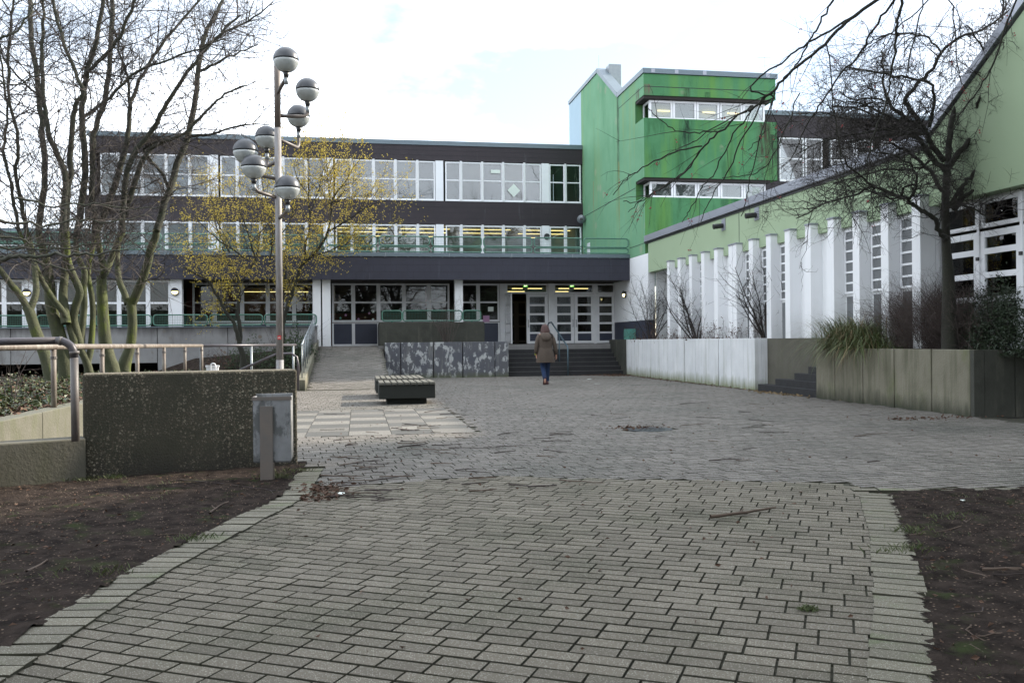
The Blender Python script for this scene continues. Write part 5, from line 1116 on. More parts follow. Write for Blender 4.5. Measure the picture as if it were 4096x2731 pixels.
# near branches hanging in from the upper right, tree itself stands right of the frame
rnd.seed(41); N3 = lambda l: [(2200 + x / 1.742, 200 + y / 1.742) for x, y in l]
root = tree('overhanging_tree', (8.6, 4.5, 0), 'tree right of the frame whose long thin budding branches hang across the upper right')
tr, tw, bd = MB(), MB(), MB(); tips = []
ctube(tr, smooth([Vector((8.6, 4.5, -.05)), Vector((8.4, 4.6, 2)), Vector((8.2, 5.0, 4)), Vector((7.4, 5.4, 5.6)), Vector((6.2, 5.8, 6.6))], 4), taper(17, .2, .06), 10)
tr.build('trunk', 'bark_dark', root, smooth=True); cw = MB()
NB = [(V([(1500, -260), (1010, 0), (750, 180), (590, 350), (330, 550), (200, 690), (0, 870)]) + N3([(1400, 400), (1170, 580), (1050, 690), (960, 830), (800, 950), (620, 1060), (545, 1130)]), (6.2, 7.0), (14, 1.5)),
      (V([(760, -200), (650, 0), (560, 170), (460, 330), (350, 520), (290, 610), (200, 700)]) + N3([(1500, 560), (1380, 700)]), (6.6, 6.8), (8, 2)),
      (V([(900, 60), (740, 175), (460, 340), (290, 455), (0, 690)]) + N3([(1560, 330), (1400, 400), (1090, 580), (950, 665)]), (6.4, 6.9), (9, 2)),
      (V([(1260, -180), (1130, 0), (970, 230), (850, 430), (700, 600), (540, 830), (440, 1000), (350, 1200), (240, 1330)]), (6.2, 7.2), (10, 2)),
      (V([(1200, -150), (1190, 0), (1150, 200), (1140, 400), (1100, 600), (1080, 750), (960, 1100), (920, 1300), (960, 1568)]), (6.0, 6.6), (11, 2)),
      (V([(600, 345), (640, 600), (650, 850), (700, 1130), (740, 1400), (750, 1568)]), (6.5, 6.9), (4, 2)),
      (V([(1390, -150), (1360, 0), (1270, 350), (1200, 680), (1060, 950)]), (6.1, 6.6), (5, 2)),
      (V([(1600, -150), (1420, 0), (1150, 230), (900, 400), (700, 620)]), (6.0, 6.6), (6, 2)),
      (V([(2250, -250), (2090, 0), (1900, 500), (1780, 720), (1640, 900), (1560, 1100)]), (5.6, 6.2), (8, 3)),
      (V([(1560, -120), (1570, 0), (1620, 380), (1640, 600), (1690, 700)]), (6, 6.4), (5, 2)),
      (N3([(1060, 670), (870, 710), (640, 830), (530, 900), (440, 1010)]), (6.8, 7.1), (5, 2)),
      (N3([(1050, 700), (970, 820), (850, 910), (700, 1010), (600, 1060), (510, 1055)]), (6.8, 7.0), (4, 2)),
      (N3([(1400, 430), (1260, 620), (1150, 860), (1050, 960), (980, 1120), (920, 1200)]), (6.7, 7.0), (5, 2)),
      (N3([(1500, 330), (1330, 640), (1230, 860), (1120, 1020), (1050, 1200)]), (6.6, 6.8), (5, 2)),
      (N3([(1580, 250), (1480, 560), (1400, 860), (1380, 1000), (1330, 1160)]), (6.5, 6.7), (4, 2)),
      (N3([(1742, 300), (1600, 650), (1480, 830), (1380, 870), (1200, 890)]), (6.5, 6.7), (4, 2)),
      (N3([(1180, 570), (1000, 575), (850, 550), (720, 450), (680, 400)]), (6.7, 6.9), (4, 2))]
for px, Y, w in NB:
    sp, rr = stem(cw, px, Y, tuple(q_ * 1.25 + .8 for q_ in w), n=6, k=5, wob=.006); twigs(tw, sp, rr, dens=3.6, L=.5, r=.0036, lv=1, wob=.14, lift=-.06, kids=(2,), tips=tips, ang_=.6)
cw.build('branches', 'bark_dark', root, smooth=True); tw.build('twigs', 'twig_dark', root)
blobs(bd, [t for t in tips if rnd.random() < .09], .007, 3, .009); bd.build('buds', 'bud', root)['kind'] = 'stuff'
# the row of bare trees behind the viewpoint (they show in the window panes)
rnd.seed(47)
root0 = tree('park_tree', (0, -14, 0), 'tall bare park tree behind the viewpoint', group='bare park trees behind the viewpoint')
tr, tw = MB(), MB(); t0 = [Vector((0, -14, -.1)), Vector((.1, -14, 2.2)), Vector((0, -13.9, 4.5))]; ctube(tr, t0, [.28, .22, .18], 10)
for k in range(9):
    a = k * .7; pts = smooth(walk(t0[2] + Vector((0, 0, -rnd.uniform(0, 1.5))), Vector((math.cos(a) * .7, math.sin(a) * .7, 1)), rnd.uniform(5, 8), 6, .12, .05), 2); rr = taper(len(pts), .12, .025); ctube(tr, pts, rr, 6)
    twigs(tw, pts, rr, dens=2.6, L=2.6, r=.03, lv=2, wob=.13, lift=.02, kids=(4, 6))
tr.build('trunk', 'bark_dark', root0, smooth=True); tw.build('crown', 'twig_dark', root0)
for x, y, a in ((7, -17, 1), (-8, -16, 2.2), (14, -13, 3.1), (-15, -19, 4), (21, -20, 5), (3.5, -24, .6), (-5, -21, 1.7), (10.5, -19, 2.6), (1.5, -19, 3.3), (-1.5, -16, .3)):
    r = root0.copy(); C.objects.link(r); r.location = (x, y, 0); r.rotation_euler = (0, 0, a); r.scale = (1.5 + .3 * math.sin(x), 1.5, 1.6 + .3 * math.cos(x * 2))
    for ch in list(root0.children): c = ch.copy(); C.objects.link(c); c.parent = r
hg = thing('reflection_hedge', (0, -24, 0), 'unseen dark evergreen screen added behind the viewpoint to darken pane reflections', 'reflection_hedge'); mb = MB()  # out of view, added to darken what the window panes mirror
mb.box(-45, 45, -25.2, -24, -.1, 4.6); mb.build('core', 'leaf_dk', hg)
mb = MB()
for _ in range(9000): leaves(mb, Vector((rnd.uniform(-45, 45), -23.9 + rnd.gauss(0, .15), rnd.uniform(0, 5.2))), .35)
mb.build('leaves', 'leaf_dk', hg, attr=True)
# bare shrubs in the white planter
def shrub(name, base, label, n, h, spread, r, seedn, m='twig_dark', group=None, lvk=(4, 5), L=.5, dens=5, wob=.12, cat='shrub'):
    rnd.seed(seedn); root = tree(name, base, label, cat, group); st_, tw = MB(), MB(); B = Vector(base)
    for k in range(n):
        a = rnd.random() * 6.283; d = Vector((math.cos(a) * spread * rnd.uniform(.3, 1), math.sin(a) * spread * rnd.uniform(.2, .8), 1)); hh = h * rnd.uniform(.65, 1.05)
        pts = smooth(walk(B + Vector((math.cos(a), math.sin(a), 0)) * .06 - Vector((0, 0, .08)), d, hh, 5, wob, .02), 2)
        rr = taper(len(pts), r * rnd.uniform(.6, 1), r * .22); ctube(st_, pts, rr, 6); twigs(tw, pts[2:], rr[2:], dens=dens, L=L, r=r * .28, lv=1, wob=.16, lift=.03, kids=lvk, ang_=.7)
    st_.build('stems', m, root, smooth=True); tw.build('twigs', m, root); return root
def at(px, py, X): return PX(px, py, X)
p = PX(2608, 1350, 10.25); shrub('bare_shrub', (10.2, p[1], 1.24), 'leftmost bare shrub in the white planter, in front of the navy wall base', 11, 2.4, .5, .024, 1, dens=8, L=.75, group='bare shrubs in the white planter')
p = PX(2795, 1350, 10.2); shrub('bare_shrub', (10.15, p[1], 1.24), 'middle bare shrub in the white planter with a spreading crown', 10, 2.2, .75, .028, 2, dens=8, L=.75, group='bare shrubs in the white planter')
shrub('bare_shrub', (10.46, 21.45, 1.24), 'largest bare shrub near the right end of the white planter', 12, 2.3, .7, .030, 3, dens=8, L=.8, group='bare shrubs in the white planter')
p = PY(1790, 1355, 32.5); shrub('bare_shrub', (p[0], 32.5, 1.2), 'reddish bare shrub in the peeling planter', 16, 1.9, .42, .012, 4, m='twig_red', L=.5)
# dry perennials along the white planter
rnd.seed(51)
for k in range(15):
    y = 21.6 + k * .72 + rnd.uniform(-.2, .2); X0 = 10.16; t = tree('dry_perennial', (X0, y, 1.22), 'dry brown perennial with small seed heads in the white planter', 'plant', 'dry perennials in the white planter')
    a, s2 = MB(), MB(); tips = []
    for _ in range(7):
        pts = walk(Vector((X0 + rnd.gauss(0, .08), y + rnd.gauss(0, .15), 1.2)), Vector((rnd.gauss(0, .25), rnd.gauss(0, .3), 1)), rnd.uniform(.2, .75), 4, .15, 0)
        ctube(a, pts, taper(5, .005, .002)); tips += [pts[-1]]
        for _ in range(2): q = walk(pts[2], pts[3] - pts[2] + rv(.3), .2, 2, .1, 0); ctube(a, q, taper(3, .003, .0015)); tips.append(q[-1])
    a.build('stalks', 'twig_red', t)
    for tp in tips:
        for _ in range(3): leaves(s2, tp + rv(.02), .045)
    for _ in range(26): leaves(s2, Vector((X0 + rnd.gauss(0, .08), y + rnd.gauss(0, .25), 1.25 + abs(rnd.gauss(0, .04)))), .09)
    s2.build('dry_leaves', 'dead', t, attr=True)
# right planter: sedge, brown bush, evergreen bushes
rnd.seed(61)
def sedge(c, n, L, sx, sy, label, m='sedge'):
    t = tree('grass_clump', c, label, 'ornamental grass'); mb = MB(); dead = MB()
    for k in range(n):
        a = rnd.random() * 6.283; o = Vector((c[0] + rnd.gauss(0, sx), c[1] + rnd.gauss(0, sy), c[2])); d = Vector((math.cos(a) * .75, math.sin(a) * .9, rnd.uniform(.15, 2.1))).normalized(); l_ = L * rnd.uniform(.55, 1.15); w_ = rnd.uniform(.006, .011)
        p = o.copy(); vs = []; sd_ = d.cross(Vector((0, 0, 1))).normalized()
        for i in range(7):
            ww = w_ * (1 - i / 6.3); vs += [tuple(p + sd_ * ww), tuple(p - sd_ * ww)]; p = p + d * l_ / 6; d = (d + Vector((0, 0, -.26 - .05 * i))).normalized()
        (dead if rnd.random() < .22 else mb).add(vs, [(2 * i, 2 * i + 1, 2 * i + 3, 2 * i + 2) for i in range(6)], rnd.random())
    mb.build('blades', m, t, attr=True); dead.build('dry_blades', 'straw', t, attr=True); return t
c = PX(3430, 1370, 10.25); sedge((10.12, c[1] - .1, 1.06), 2600, 1.25, .14, .42, 'arching green grass clump spilling over the corner of the tall grey planter')
c = PX(3520, 1370, 10.3); sedge((10.3, c[1], 1.02), 260, .5, .15, .4, 'smaller greyish grass tuft right of the large arching grass clump')
def bush(name, c, s, label, n, ls, m, tn, tm='twig_red', th=.9, up=1., cat='bush'):
    root = tree(name, (c[0], c[1], c[2]), label, cat); tw, lf = MB(), MB()
    for k in range(tn):
        a = rnd.random() * 6.283; d = Vector((math.cos(a) * .45, math.sin(a) * .45, up)); o = Vector((c[0] + rnd.gauss(0, s[0] * .33), c[1] + rnd.gauss(0, s[1] * .33), c[2] - .05))
        sub(tw, o, d, s[2] * rnd.uniform(.6, 1.1), .0055, 2, .12, .0, (3, 5), None)
    tw.build('stems', tm, root)
    for k in range(n):
        while True:
            q = Vector((rnd.uniform(-1, 1), rnd.uniform(-1, 1), rnd.uniform(0, 1)))
            if q.length < 1 and q.length > rnd.random() * .8: break
        b_ = 1 + .22 * math.sin(q.x * 7 + c[1] * 3) * math.cos(q.y * 6)
        pos = Vector((c[0] + q.x * s[0] * b_, c[1] + q.y * s[1] * b_, c[2] + q.z * s[2] * b_)); leaves(lf, pos + rv(.03), ls * rnd.uniform(.6, 1.3))
    if n: lf.build('leaves', m, root, attr=True)
    return root
c = PX(3745, 1350, 10.6); bush('bare_bush', (10.6, c[1], 1.0), (.45, 1.9, 1.25), 'dense leafless brown bush around the gnarled trunk', 260, .05, 'dead', 1300, 'twig_red')
c = PX(3580, 1350, 10.5); bush('evergreen_bush', (10.45, c[1] + .1, 1.0), (.3, .6, .7), 'small loose evergreen between the grass clump and the brown bush', 1100, .05, 'leaf', 30)
c = PX(4010, 1350, 10.7); bush('evergreen_bush', (10.75, c[1], 1.0), (.5, .95, 1.25), 'large dark evergreen bush at the right edge of the planter', 17000, .05, 'leaf_dk', 60, 'twig_dark')
bush('evergreen_bush', (11.3, 12.9, .95), (.5, .9, 1.3), 'dark evergreen bush cut by the right edge of the picture', 5000, .055, 'leaf_dk', 40, 'twig_dark')
bush('broadleaf_shrub', (10.5, PX(3690, 1200, 10.5)[1], 1.55), (.15, .55, .35), 'sparse climbing plant with broad green leaves above the brown bush', 60, .13, 'leaf', 6)
# shrubs behind the lamp pole, on the bank below the walkway
rnd.seed(71)
for px, py, sx, hz, lab, lf_, tm in ((1010, 1430, 1.0, 1.3, 'loose green shrub on the bank between the two yellow trees', 2300, 'twig'), (1180, 1400, .75, 1.6, 'dense evergreen shrub beside the ramp railing', 4200, 'twig_dark'), (880, 1440, .6, 1.0, 'small twiggy shrub left on the bank below the walkway', 600, 'twig')):
    c = PY(px, py, 29.8); bush('bank_shrub', (c[0], 29.8, .1), (sx, .9, hz), lab, lf_, .07, 'leaf' if lf_ > 1000 else 'dead', 60, tm)
mb = MB(); mb.add([(-8, 26, -.03), (-1.64, 26, -.03), (-1.64, 32.3, 1.15), (-5.6, 32.3, .8), (-8, 32.3, -.02)], [(0, 1, 2, 3, 4)]); struct(mb.build('bank', 'soil'))
shrub('bare_shrub', (PY(1130, 1300, 31)[0] - .2, 31, .9), 'bare reddish shrub at the foot of the parapet next to the ramp', 16, 1.1, .6, .008, 72, m='twig_red', L=.35)
# white hoop and tub seen over the aggregate wall
hp = thing('hoop_stand', (-3.1, 22, 0), 'small white bicycle hoop behind the aggregate wall', 'bicycle hoop')
a = PY(843, 1475, 22); mb = MB(); w_ = .055; pts = [(a[0], 22, 0), (a[0], 22, .78)] + [(a[0] + w_ - w_ * math.cos(k * math.pi / 6), 22, .78 + w_ * math.sin(k * math.pi / 6)) for k in range(1, 6)] + [(a[0] + 2 * w_, 22, .78), (a[0] + 2 * w_, 22, 0)]
mb.tube(pts, .016, 8); mb.build('hoop', 'white', hp, smooth=True)
tb = thing('planter_tub', (-3.1, 23, 0), 'round white tub behind the white hoop', 'tub'); a = PY(850, 1465, 23); mb = MB(); mb.lathe([(.13, 0), (.15, .72), (.17, .73), (.17, .77)], (a[0], 23, 0), 20); mb.build('body', 'white2', tb, smooth=False); mb = MB(); mb.lathe([(.14, .775), (.14, .78)], (a[0], 23, 0), 20); mb.build('soil_fill', 'soil', tb)
# ivy and litter in the tree bed
rnd.seed(81); mb = MB()
for k in range(15000):
    y = rnd.uniform(5.5, 24) if k % 3 else rnd.uniform(7, 13); x = -3.68 - abs(rnd.gauss(0, 2.2)); leaves(mb, Vector((x, y, .51 + abs(rnd.gauss(0, .055)))), rnd.uniform(.05, .1), Vector((rnd.gauss(0, 1), rnd.gauss(0, 1), rnd.uniform(-.2, .8))))
tag(mb.build('ivy', 'ivy', attr=True), 'low ivy covering the tree bed behind the rusty railing', 'ivy', kind='stuff')
mb = MB()
for k in range(8000):
    y = rnd.uniform(5.5, 24) if k % 2 else rnd.uniform(7, 13); x = -3.6 - abs(rnd.gauss(0, 2.2)); leaves(mb, Vector((x, y, .52 + abs(rnd.gauss(0, .04)))), rnd.uniform(.05, .09), Vector((rnd.gauss(0, 1), rnd.gauss(0, 1), rnd.uniform(0, .4))))
tag(mb.build('leaf_litter', 'dead', attr=True), 'brown fallen leaves among the ivy of the tree bed', 'fallen leaves', kind='stuff')
shrub('bare_shrub', (-4.2, 11.6, .5), 'thin bare upright shrub in the ivy near the pipe railing', 4, .95, .35, .01, 82, m='twig_red', L=.3)
shrub('bare_shrub', (-4.6, 12.8, .5), 'tangled bare shrub in the ivy at the left edge', 7, .8, .9, .008, 83, m='twig', L=.4)
# litter on the plaza
def litter(spots, n, name, label, m='dead', s=(.03, .07)):
    mb = MB()
    for (x, y, sx, sy, k) in spots:
        for _ in range(int(n * k)): leaves(mb, Vector((x + rnd.gauss(0, sx), y + rnd.gauss(0, sy), .004 + abs(rnd.gauss(0, .008)))), rnd.uniform(*s), Vector((rnd.gauss(0, 1), rnd.gauss(0, 1), rnd.uniform(0, .25))))
    return tag(mb.build(name, m, attr=True), label, 'fallen leaves', kind='stuff')
g = lambda x, y: G(x, y)[:2]
litter([(9.4, 31.6, .35, .5, 1.6), (8.9, 32.1, .5, .12, .5), (9.72, 29, .08, 2.2, .8), (9.75, 24, .06, 2.5, .7)], 330, 'leaf_litter', 'brown leaves gathered at the right foot of the entrance steps')
litter([(9.7, 19.6, .12, .8, 1)], 170, 'leaf_litter', 'pale brown leaves on and before the small side stair', 'straw', (.04, .09))
litter([(*g(3700, 1675), .5, .12, .7), (4.05, 12.55, .22, .1, .7), (*g(1300, 1955), .10, .16, .8), (*g(1290, 1990), .08, .10, .6)], 150, 'leaf_litter', 'dark leaf scraps around the drain cover and planter foot')
mb = MB()
for _ in range(900):
    x = rnd.uniform(-.5, 9.5); y = rnd.uniform(8, 30) if rnd.random() < .75 else rnd.uniform(3, 9)
    if y < 8 and not in_path(x, y): continue
    leaves(mb, Vector((x, y, .006)), rnd.uniform(.015, .045), Vector((rnd.gauss(0, 1), rnd.gauss(0, 1), .1)))
tag(mb.build('leaf_litter', 'dead', attr=True), 'small brown leaf scraps scattered over the grey paving', 'fallen leaves', kind='stuff')
mb = MB()
for _ in range(2000):
    if rnd.random() < .5: x, y = rnd.uniform(-4.5, -.6), rnd.uniform(3, 9.1)
    else: x, y = rnd.uniform(1.8, 6.5), rnd.uniform(2.5, 6.7)
    l_ = side(OUTL, y, .0) or -.6; r_ = side(OUTR, y, 0) or 4.4
    if l_ - .02 < x < r_ + .02: continue
    leaves(mb, Vector((x, y, .015)), rnd.uniform(.01, .045), Vector((rnd.gauss(0, 1), rnd.gauss(0, 1), .15)))
tag(mb.build('leaf_litter', 'dead', attr=True), 'small brown leaf scraps on the two bare soil beds', 'fallen leaves', kind='stuff')
# grass tufts on soil
mb = MB(); 
def tuft(x, y, n, h):
    for _ in range(n):
        a = rnd.random() * 6.28; d = Vector((math.cos(a) * .6, math.sin(a) * .6, 1)).normalized(); o = Vector((x + rnd.gauss(0, .05), y + rnd.gauss(0, .05), 0)); l_ = h * rnd.uniform(.5, 1.2); s_ = d.cross(Vector((0, 0, 1))).normalized() * .0022
        mb.add([tuple(o - s_), tuple(o + s_), tuple(o + d * l_ * .6 + s_ * .7), tuple(o + d * l_ + Vector((d.x, d.y, -.3)) * l_ * .3)], [(0, 1, 2, 3)], rnd.random())
for _ in range(420):
    if rnd.random() < .5: x, y = rnd.uniform(-4.2, -.7), rnd.uniform(3.2, 9)
    else: x, y = rnd.uniform(2, 6.5), rnd.uniform(2.5, 6.5)
    l_ = side(OUTL, y, .0) or -.6; r_ = side(OUTR, y, 0) or 4.4
    if l_ - .05 < x < r_ + .05: continue
    if math.sin(x * 3.1 + 1) * math.cos(y * 2.3) < .25: continue
    tuft(x, y, rnd.randint(8, 22), .032)
for px, py in ((330, 1925), (470, 1915), (1175, 1890), (1150, 1905), (400, 2300), (790, 2165), (3700, 2130), (3800, 2080), (3650, 2210)):
    q = G(px, py); 
    for _ in range(4): tuft(q[0] + rnd.gauss(0, .08), q[1] + rnd.gauss(0, .04), 24, .06)
tag(mb.build('grass', 'grass', attr=True), 'short sparse grass growing on the soil beds', 'grass', kind='stuff')
# moss tuft
q = G(3233, 2440); mt = thing('moss_clump', q, 'small olive moss clump lying on the near paving', 'moss'); mb = MB()
for _ in range(260): 
    o = Vector((q[0] + rnd.gauss(0, .022), q[1] + rnd.gauss(0, .014), .004 + abs(rnd.gauss(0, .008)))); leaves(mb, o, .014)
mb.build('moss', 'grass', mt, attr=True)
# fallen twigs, each one a thing
def fallen(px, py, px2, py2, w_, m, label, group, bend=.1, fork=True, lift=.008):
    a = Vector(G(px, py)); b_ = Vector(G(px2, py2)); L = (b_ - a).length; mb = MB(); k = max(3, int(L / .08)); pts = []
    pe = (b_ - a).cross(Vector((0, 0, 1))); s_ = rnd.uniform(-1, 1) * bend
    for i in range(k + 1): t_ = i / k; pts.append(a.lerp(b_, t_) + pe * s_ * math.sin(math.pi * t_) + Vector((rnd.gauss(0, .006), rnd.gauss(0, .006), lift + w_ + rnd.uniform(0, .006))))
    ctube(mb, pts, taper(len(pts), w_, w_ * .5), 5)
    if fork and L > .2:
        for _ in range(rnd.randint(1, 2)): i = rnd.randint(1, k - 1); d = (pts[i + 1] - pts[i]).normalized() + pe.normalized() * rnd.choice((-.7, .7)); q_ = walk(pts[i], d, L * .25, 3, .1, 0); q_ = [Vector((v.x, v.y, max(v.z, .012))) for v in q_]; ctube(mb, q_, taper(4, w_ * .6, w_ * .3), 4)
    o = mb.build('fallen_twig', m, smooth=True); tag(o, label, 'twig', group)
    return o
fallen(2842, 2079, 3100, 2040, .014, 'stick', 'thick knobbly broken branch lying across the near paving', 'fallen twigs', .06, True)
fallen(3200, 2240, 4050, 2000, .006, 'stick', 'long thin curved twig across the right soil bed', 'fallen twigs', .12) if False else None
fallen(3640, 2150, 3880, 2080, .006, 'stick', 'long thin curved twig across the right soil bed', 'fallen twigs', .15)
fallen(110, 2300, 185, 2255, .010, 'stick', 'pale straight stick on the left soil near the path border', 'fallen twigs', .03, False)
fallen(840, 2060, 915, 2015, .009, 'stick', 'pale stick on the left soil behind the border bend', 'fallen twigs', .05)
fallen(720, 1925, 1130, 1975, .006, 'stick_dark', 'long dark arching twig below the litter bin', 'fallen twigs', .08)
fallen(3930, 2290, 4090, 2290, .010, 'stick', 'brown stick at the right edge of the soil bed', 'fallen twigs', .05)
fallen(1590, 1795, 1710, 1780, .010, 'stick_dark', 'dark forked stick just before the right side of the chessboard', 'fallen twigs', .05) 
rnd.seed(91)
for k in range(112):
    z_ = k % 4
    if z_ == 0: px, py = rnd.uniform(1300, 2300), rnd.uniform(1740, 2000)
    elif z_ == 1: px, py = rnd.uniform(1250, 1900), rnd.uniform(1640, 1820)
    elif z_ == 2: px, py = rnd.uniform(1900, 3500), rnd.uniform(1600, 1860)
    else: px, py = rnd.uniform(1270, 1500), rnd.uniform(1830, 2010)
    q = G(px, py)
    if q[1] > 30 or q[0] > 9.6: continue
    a = rnd.uniform(-.35, .35) if z_ != 3 else rnd.uniform(-.2, .5); L = rnd.uniform(.1, .42); s_ = FPX / q[1]
    fallen(px, py, px + L * s_ * math.cos(a), py - L * s_ * math.sin(a) * .35, rnd.uniform(.004, .008), rnd.choice(['stick', 'stick_dark', 'stick_dark']), 'thin brown twig lying on the grey paving', 'thin twigs on the paving', .15)
for k in range(34):
    if k % 2: px, py = rnd.uniform(30, 1000), rnd.uniform(1990, 2330)
    else: px, py = rnd.uniform(3640, 4080), rnd.uniform(2000, 2650)
    q = G(px, py); l_ = side(OUTL, q[1], 0) or -.6; r_ = side(OUTR, q[1], 0) or 4.4
    L = rnd.uniform(.08, .3); a = rnd.uniform(0, 6.28); b_ = (q[0] + L * math.cos(a), q[1] + L * math.sin(a))
    if l_ - .1 < q[0] < r_ + .1 or l_ - .02 < b_[0] < r_ + .02: continue
    def topx(X, Y): c_ = CM @ np.array([X, Y, -H]); return 2048 + FPX * c_[0] / c_[2], 1365.5 + FPX * c_[1] / c_[2]
    u, v = topx(*b_); fallen(px, py, u, v, rnd.uniform(.002, .005), rnd.choice(['stick', 'stick', 'stick_dark']), 'thin brown twig lying on the bare soil', 'thin twigs on the soil', .2)
# paper scraps
for px, py, s_, lab in ((2357, 1519, .10, 'crumpled white paper scrap near the right side of the steps'), (2388, 1537, .12, 'flat white paper scrap right of the walking woman'), (3850, 2010, .03, 'tiny white scrap on the right soil bed'), (2420, 1498, .1, 'white wrapper at the foot of the steps'), (1365, 1983, .045, 'small pale blue scrap in the leaves at the border corner')):
    q = Vector(G(px, py)); mb = MB(); vs = [q + Vector((s_ * math.cos(a) * rnd.uniform(.6, 1), s_ * .7 * math.sin(a) * rnd.uniform(.6, 1), .01 + rnd.uniform(0, .02))) for a in [k * 1.05 for k in range(6)]]
    mb.extrude(vs, (0, 0, .003)); tag(mb.build('paper_scrap', 'paper'), lab, 'litter', 'scraps of litter')
# ================================================================== WOMAN
P0 = Vector(G(2183, 1538)); px0, py0 = P0.x, P0.y
wm = thing('person', (px0, py0, 0), 'woman with auburn hair in a brown hooded coat and jeans walking to the steps', 'person')
def skinmesh(name, verts, edges, rads, m, parent, sub_=2):
    bm = bmesh.new(); sk = bm.verts.layers.skin.verify(); bv = []
    for i, v in enumerate(verts):
        q = bm.verts.new((px0 + v[0], py0 + v[1], v[2])); q[sk].radius = rads[i]; q[sk].use_root = (i == 0); bv.append(q)
    for a, b in edges: bm.edges.new((bv[a], bv[b]))
    me = bpy.data.meshes.new(name); bm.to_mesh(me); bm.free(); me.materials.append(M[m]); o = bpy.data.objects.new(name, me); C.objects.link(o)
    s_ = o.modifiers.new('s', 'SKIN'); s_.use_smooth_shade = True; u = o.modifiers.new('u', 'SUBSURF'); u.levels = sub_; u.render_levels = sub_
    o.parent = parent; o.matrix_parent_inverse = Matrix.Translation(-Vector(parent.location)); return o
# joints: x right, y forward (away from the camera); left leg trails with the heel lifted
hipz = .88
V_ = [(0, 0, .93), (0, .01, 1.08), (0, .02, 1.28), (0, .02, 1.41), (0, .03, 1.50), (0, .04, 1.58),          # pelvis..head 0-5
      (-.085, 0, .88), (-.075, .05, .50), (-.06, -.20, .14), (-.06, -.17, .05),                                # left leg 6-9
      (.085, .01, .88), (.08, .12, .48), (.07, .17, .09), (.075, .27, .035),                                    # right leg 10-13
      (-.17, .02, 1.37), (-.235, .0, 1.12), (-.25, .03, .89), (-.245, .05, .82),                               # left arm 14-17
      (.17, .02, 1.37), (.245, -.03, 1.10), (.30, .02, .87), (.315, .03, .80)]                                  # right arm 18-21
E_ = [(0, 1), (1, 2), (2, 3), (3, 4), (4, 5), (0, 6), (6, 7), (7, 8), (8, 9), (0, 10), (10, 11), (11, 12), (12, 13), (3, 14), (14, 15), (15, 16), (16, 17), (3, 18), (18, 19), (19, 20), (20, 21)]
R0 = [(.15, .10), (.13, .09), (.15, .10), (.10, .07), .055, .085, .085, .045, .03, .025, .085, .045, .03, .022, .055, .043, .032, .03, .055, .043, .032, .03]
R0 = [r if isinstance(r, tuple) else (r, r) for r in R0]
body_ = skinmesh('body', V_, E_, R0, 'skin', wm)
# fingers
def hand(wx, wy, wz, s_, par):
    mb = MB(); b0 = Vector((px0 + wx, py0 + wy, wz)); mb.lathe([(.012, -.075), (.032, -.06), (.036, -.03), (.028, 0)], b0, 10, .5, 1.0)
    for k, (o_, l_) in enumerate(((-.026, .062), (-.009, .072), (.009, .068), (.025, .054))):
        q = b0 + Vector((0, o_, -.065)); mb.tube([q, q + Vector((-s_ * .004, 0, -l_ * .45)), q + Vector((-s_ * .018, 0, -l_ * .95))], [.0095, .0085, .006], 6)
    q = b0 + Vector((-s_ * .01, .03, -.02)); mb.tube([q, q + Vector((-s_ * .012, .02, -.03)), q + Vector((-s_ * .018, .026, -.058))], [.011, .010, .007], 6)
    mb.build('hand', 'skin', par, smooth=True)
hand(.315, .03, .82, 1, body_); hand(-.25, .05, .84, -1, body_)
def rings(prof, parent, name, m, n=28, fold=0., seedn=1, ph=0):
    mb = MB(); vs = []
    for i, (cx, cy, z, rx, ry) in enumerate(prof):
        for k in range(n):
            a = 2 * math.pi * k / n; f = 1 + fold * (1 - i / len(prof)) * math.sin(a * 7 + seedn) * .5 + fold * .35 * math.sin(a * 11 + i)
            vs.append((px0 + cx + rx * math.cos(a) * f, py0 + cy + ry * math.sin(a) * f, z))
    fs = [(i * n + k, i * n + (k + 1) % n, (i + 1) * n + (k + 1) % n, (i + 1) * n + k) for i in range(len(prof) - 1) for k in range(n)]
    fs += [tuple(range((len(prof) - 1) * n, len(prof) * n))]; mb.add(vs, fs); return mb.build(name, m, parent, smooth=True)
ct = rings([(0, 0, .62, .262, .19), (0, 0, .64, .264, .192), (0, 0, .78, .243, .182), (0, 0, .92, .225, .172), (0, .0, 1.02, .198, .152), (0, .01, 1.06, .190, .146), (0, .01, 1.10, .198, .15), (0, .01, 1.22, .207, .155), (0, .01, 1.32, .205, .145), (0, .015, 1.39, .175, .12), (0, .02, 1.44, .11, .09), (0, .02, 1.47, .075, .07)], wm, 'coat', 'coat', 36, .07)
mb = MB(); mb.tube([(px0 - .155, py0 + .01, 1.39), (px0 - .215, py0, 1.26), (px0 - .25, py0 - .005, 1.12), (px0 - .262, py0 + .01, 1.0), (px0 - .258, py0 + .035, .87)], [.066, .068, .06, .056, .052], 14); mb.build('sleeve', 'coat', ct, smooth=True)
mb = MB(); mb.tube([(px0 + .155, py0 + .01, 1.39), (px0 + .22, py0 - .015, 1.25), (px0 + .258, py0 - .025, 1.11), (px0 + .29, py0 - .0, .98), (px0 + .31, py0 + .025, .85)], [.066, .068, .06, .055, .052], 14); mb.build('sleeve', 'coat', ct, smooth=True)
hd = rings([(0, -.10, 1.20, .03, .02), (0, -.13, 1.24, .10, .05), (0, -.125, 1.30, .145, .065), (0, -.10, 1.36, .16, .075), (0, -.055, 1.42, .15, .085), (0, -.02, 1.46, .12, .09), (0, 0, 1.475, .09, .08)], ct, 'hood', 'coat', 24, .08, 4)
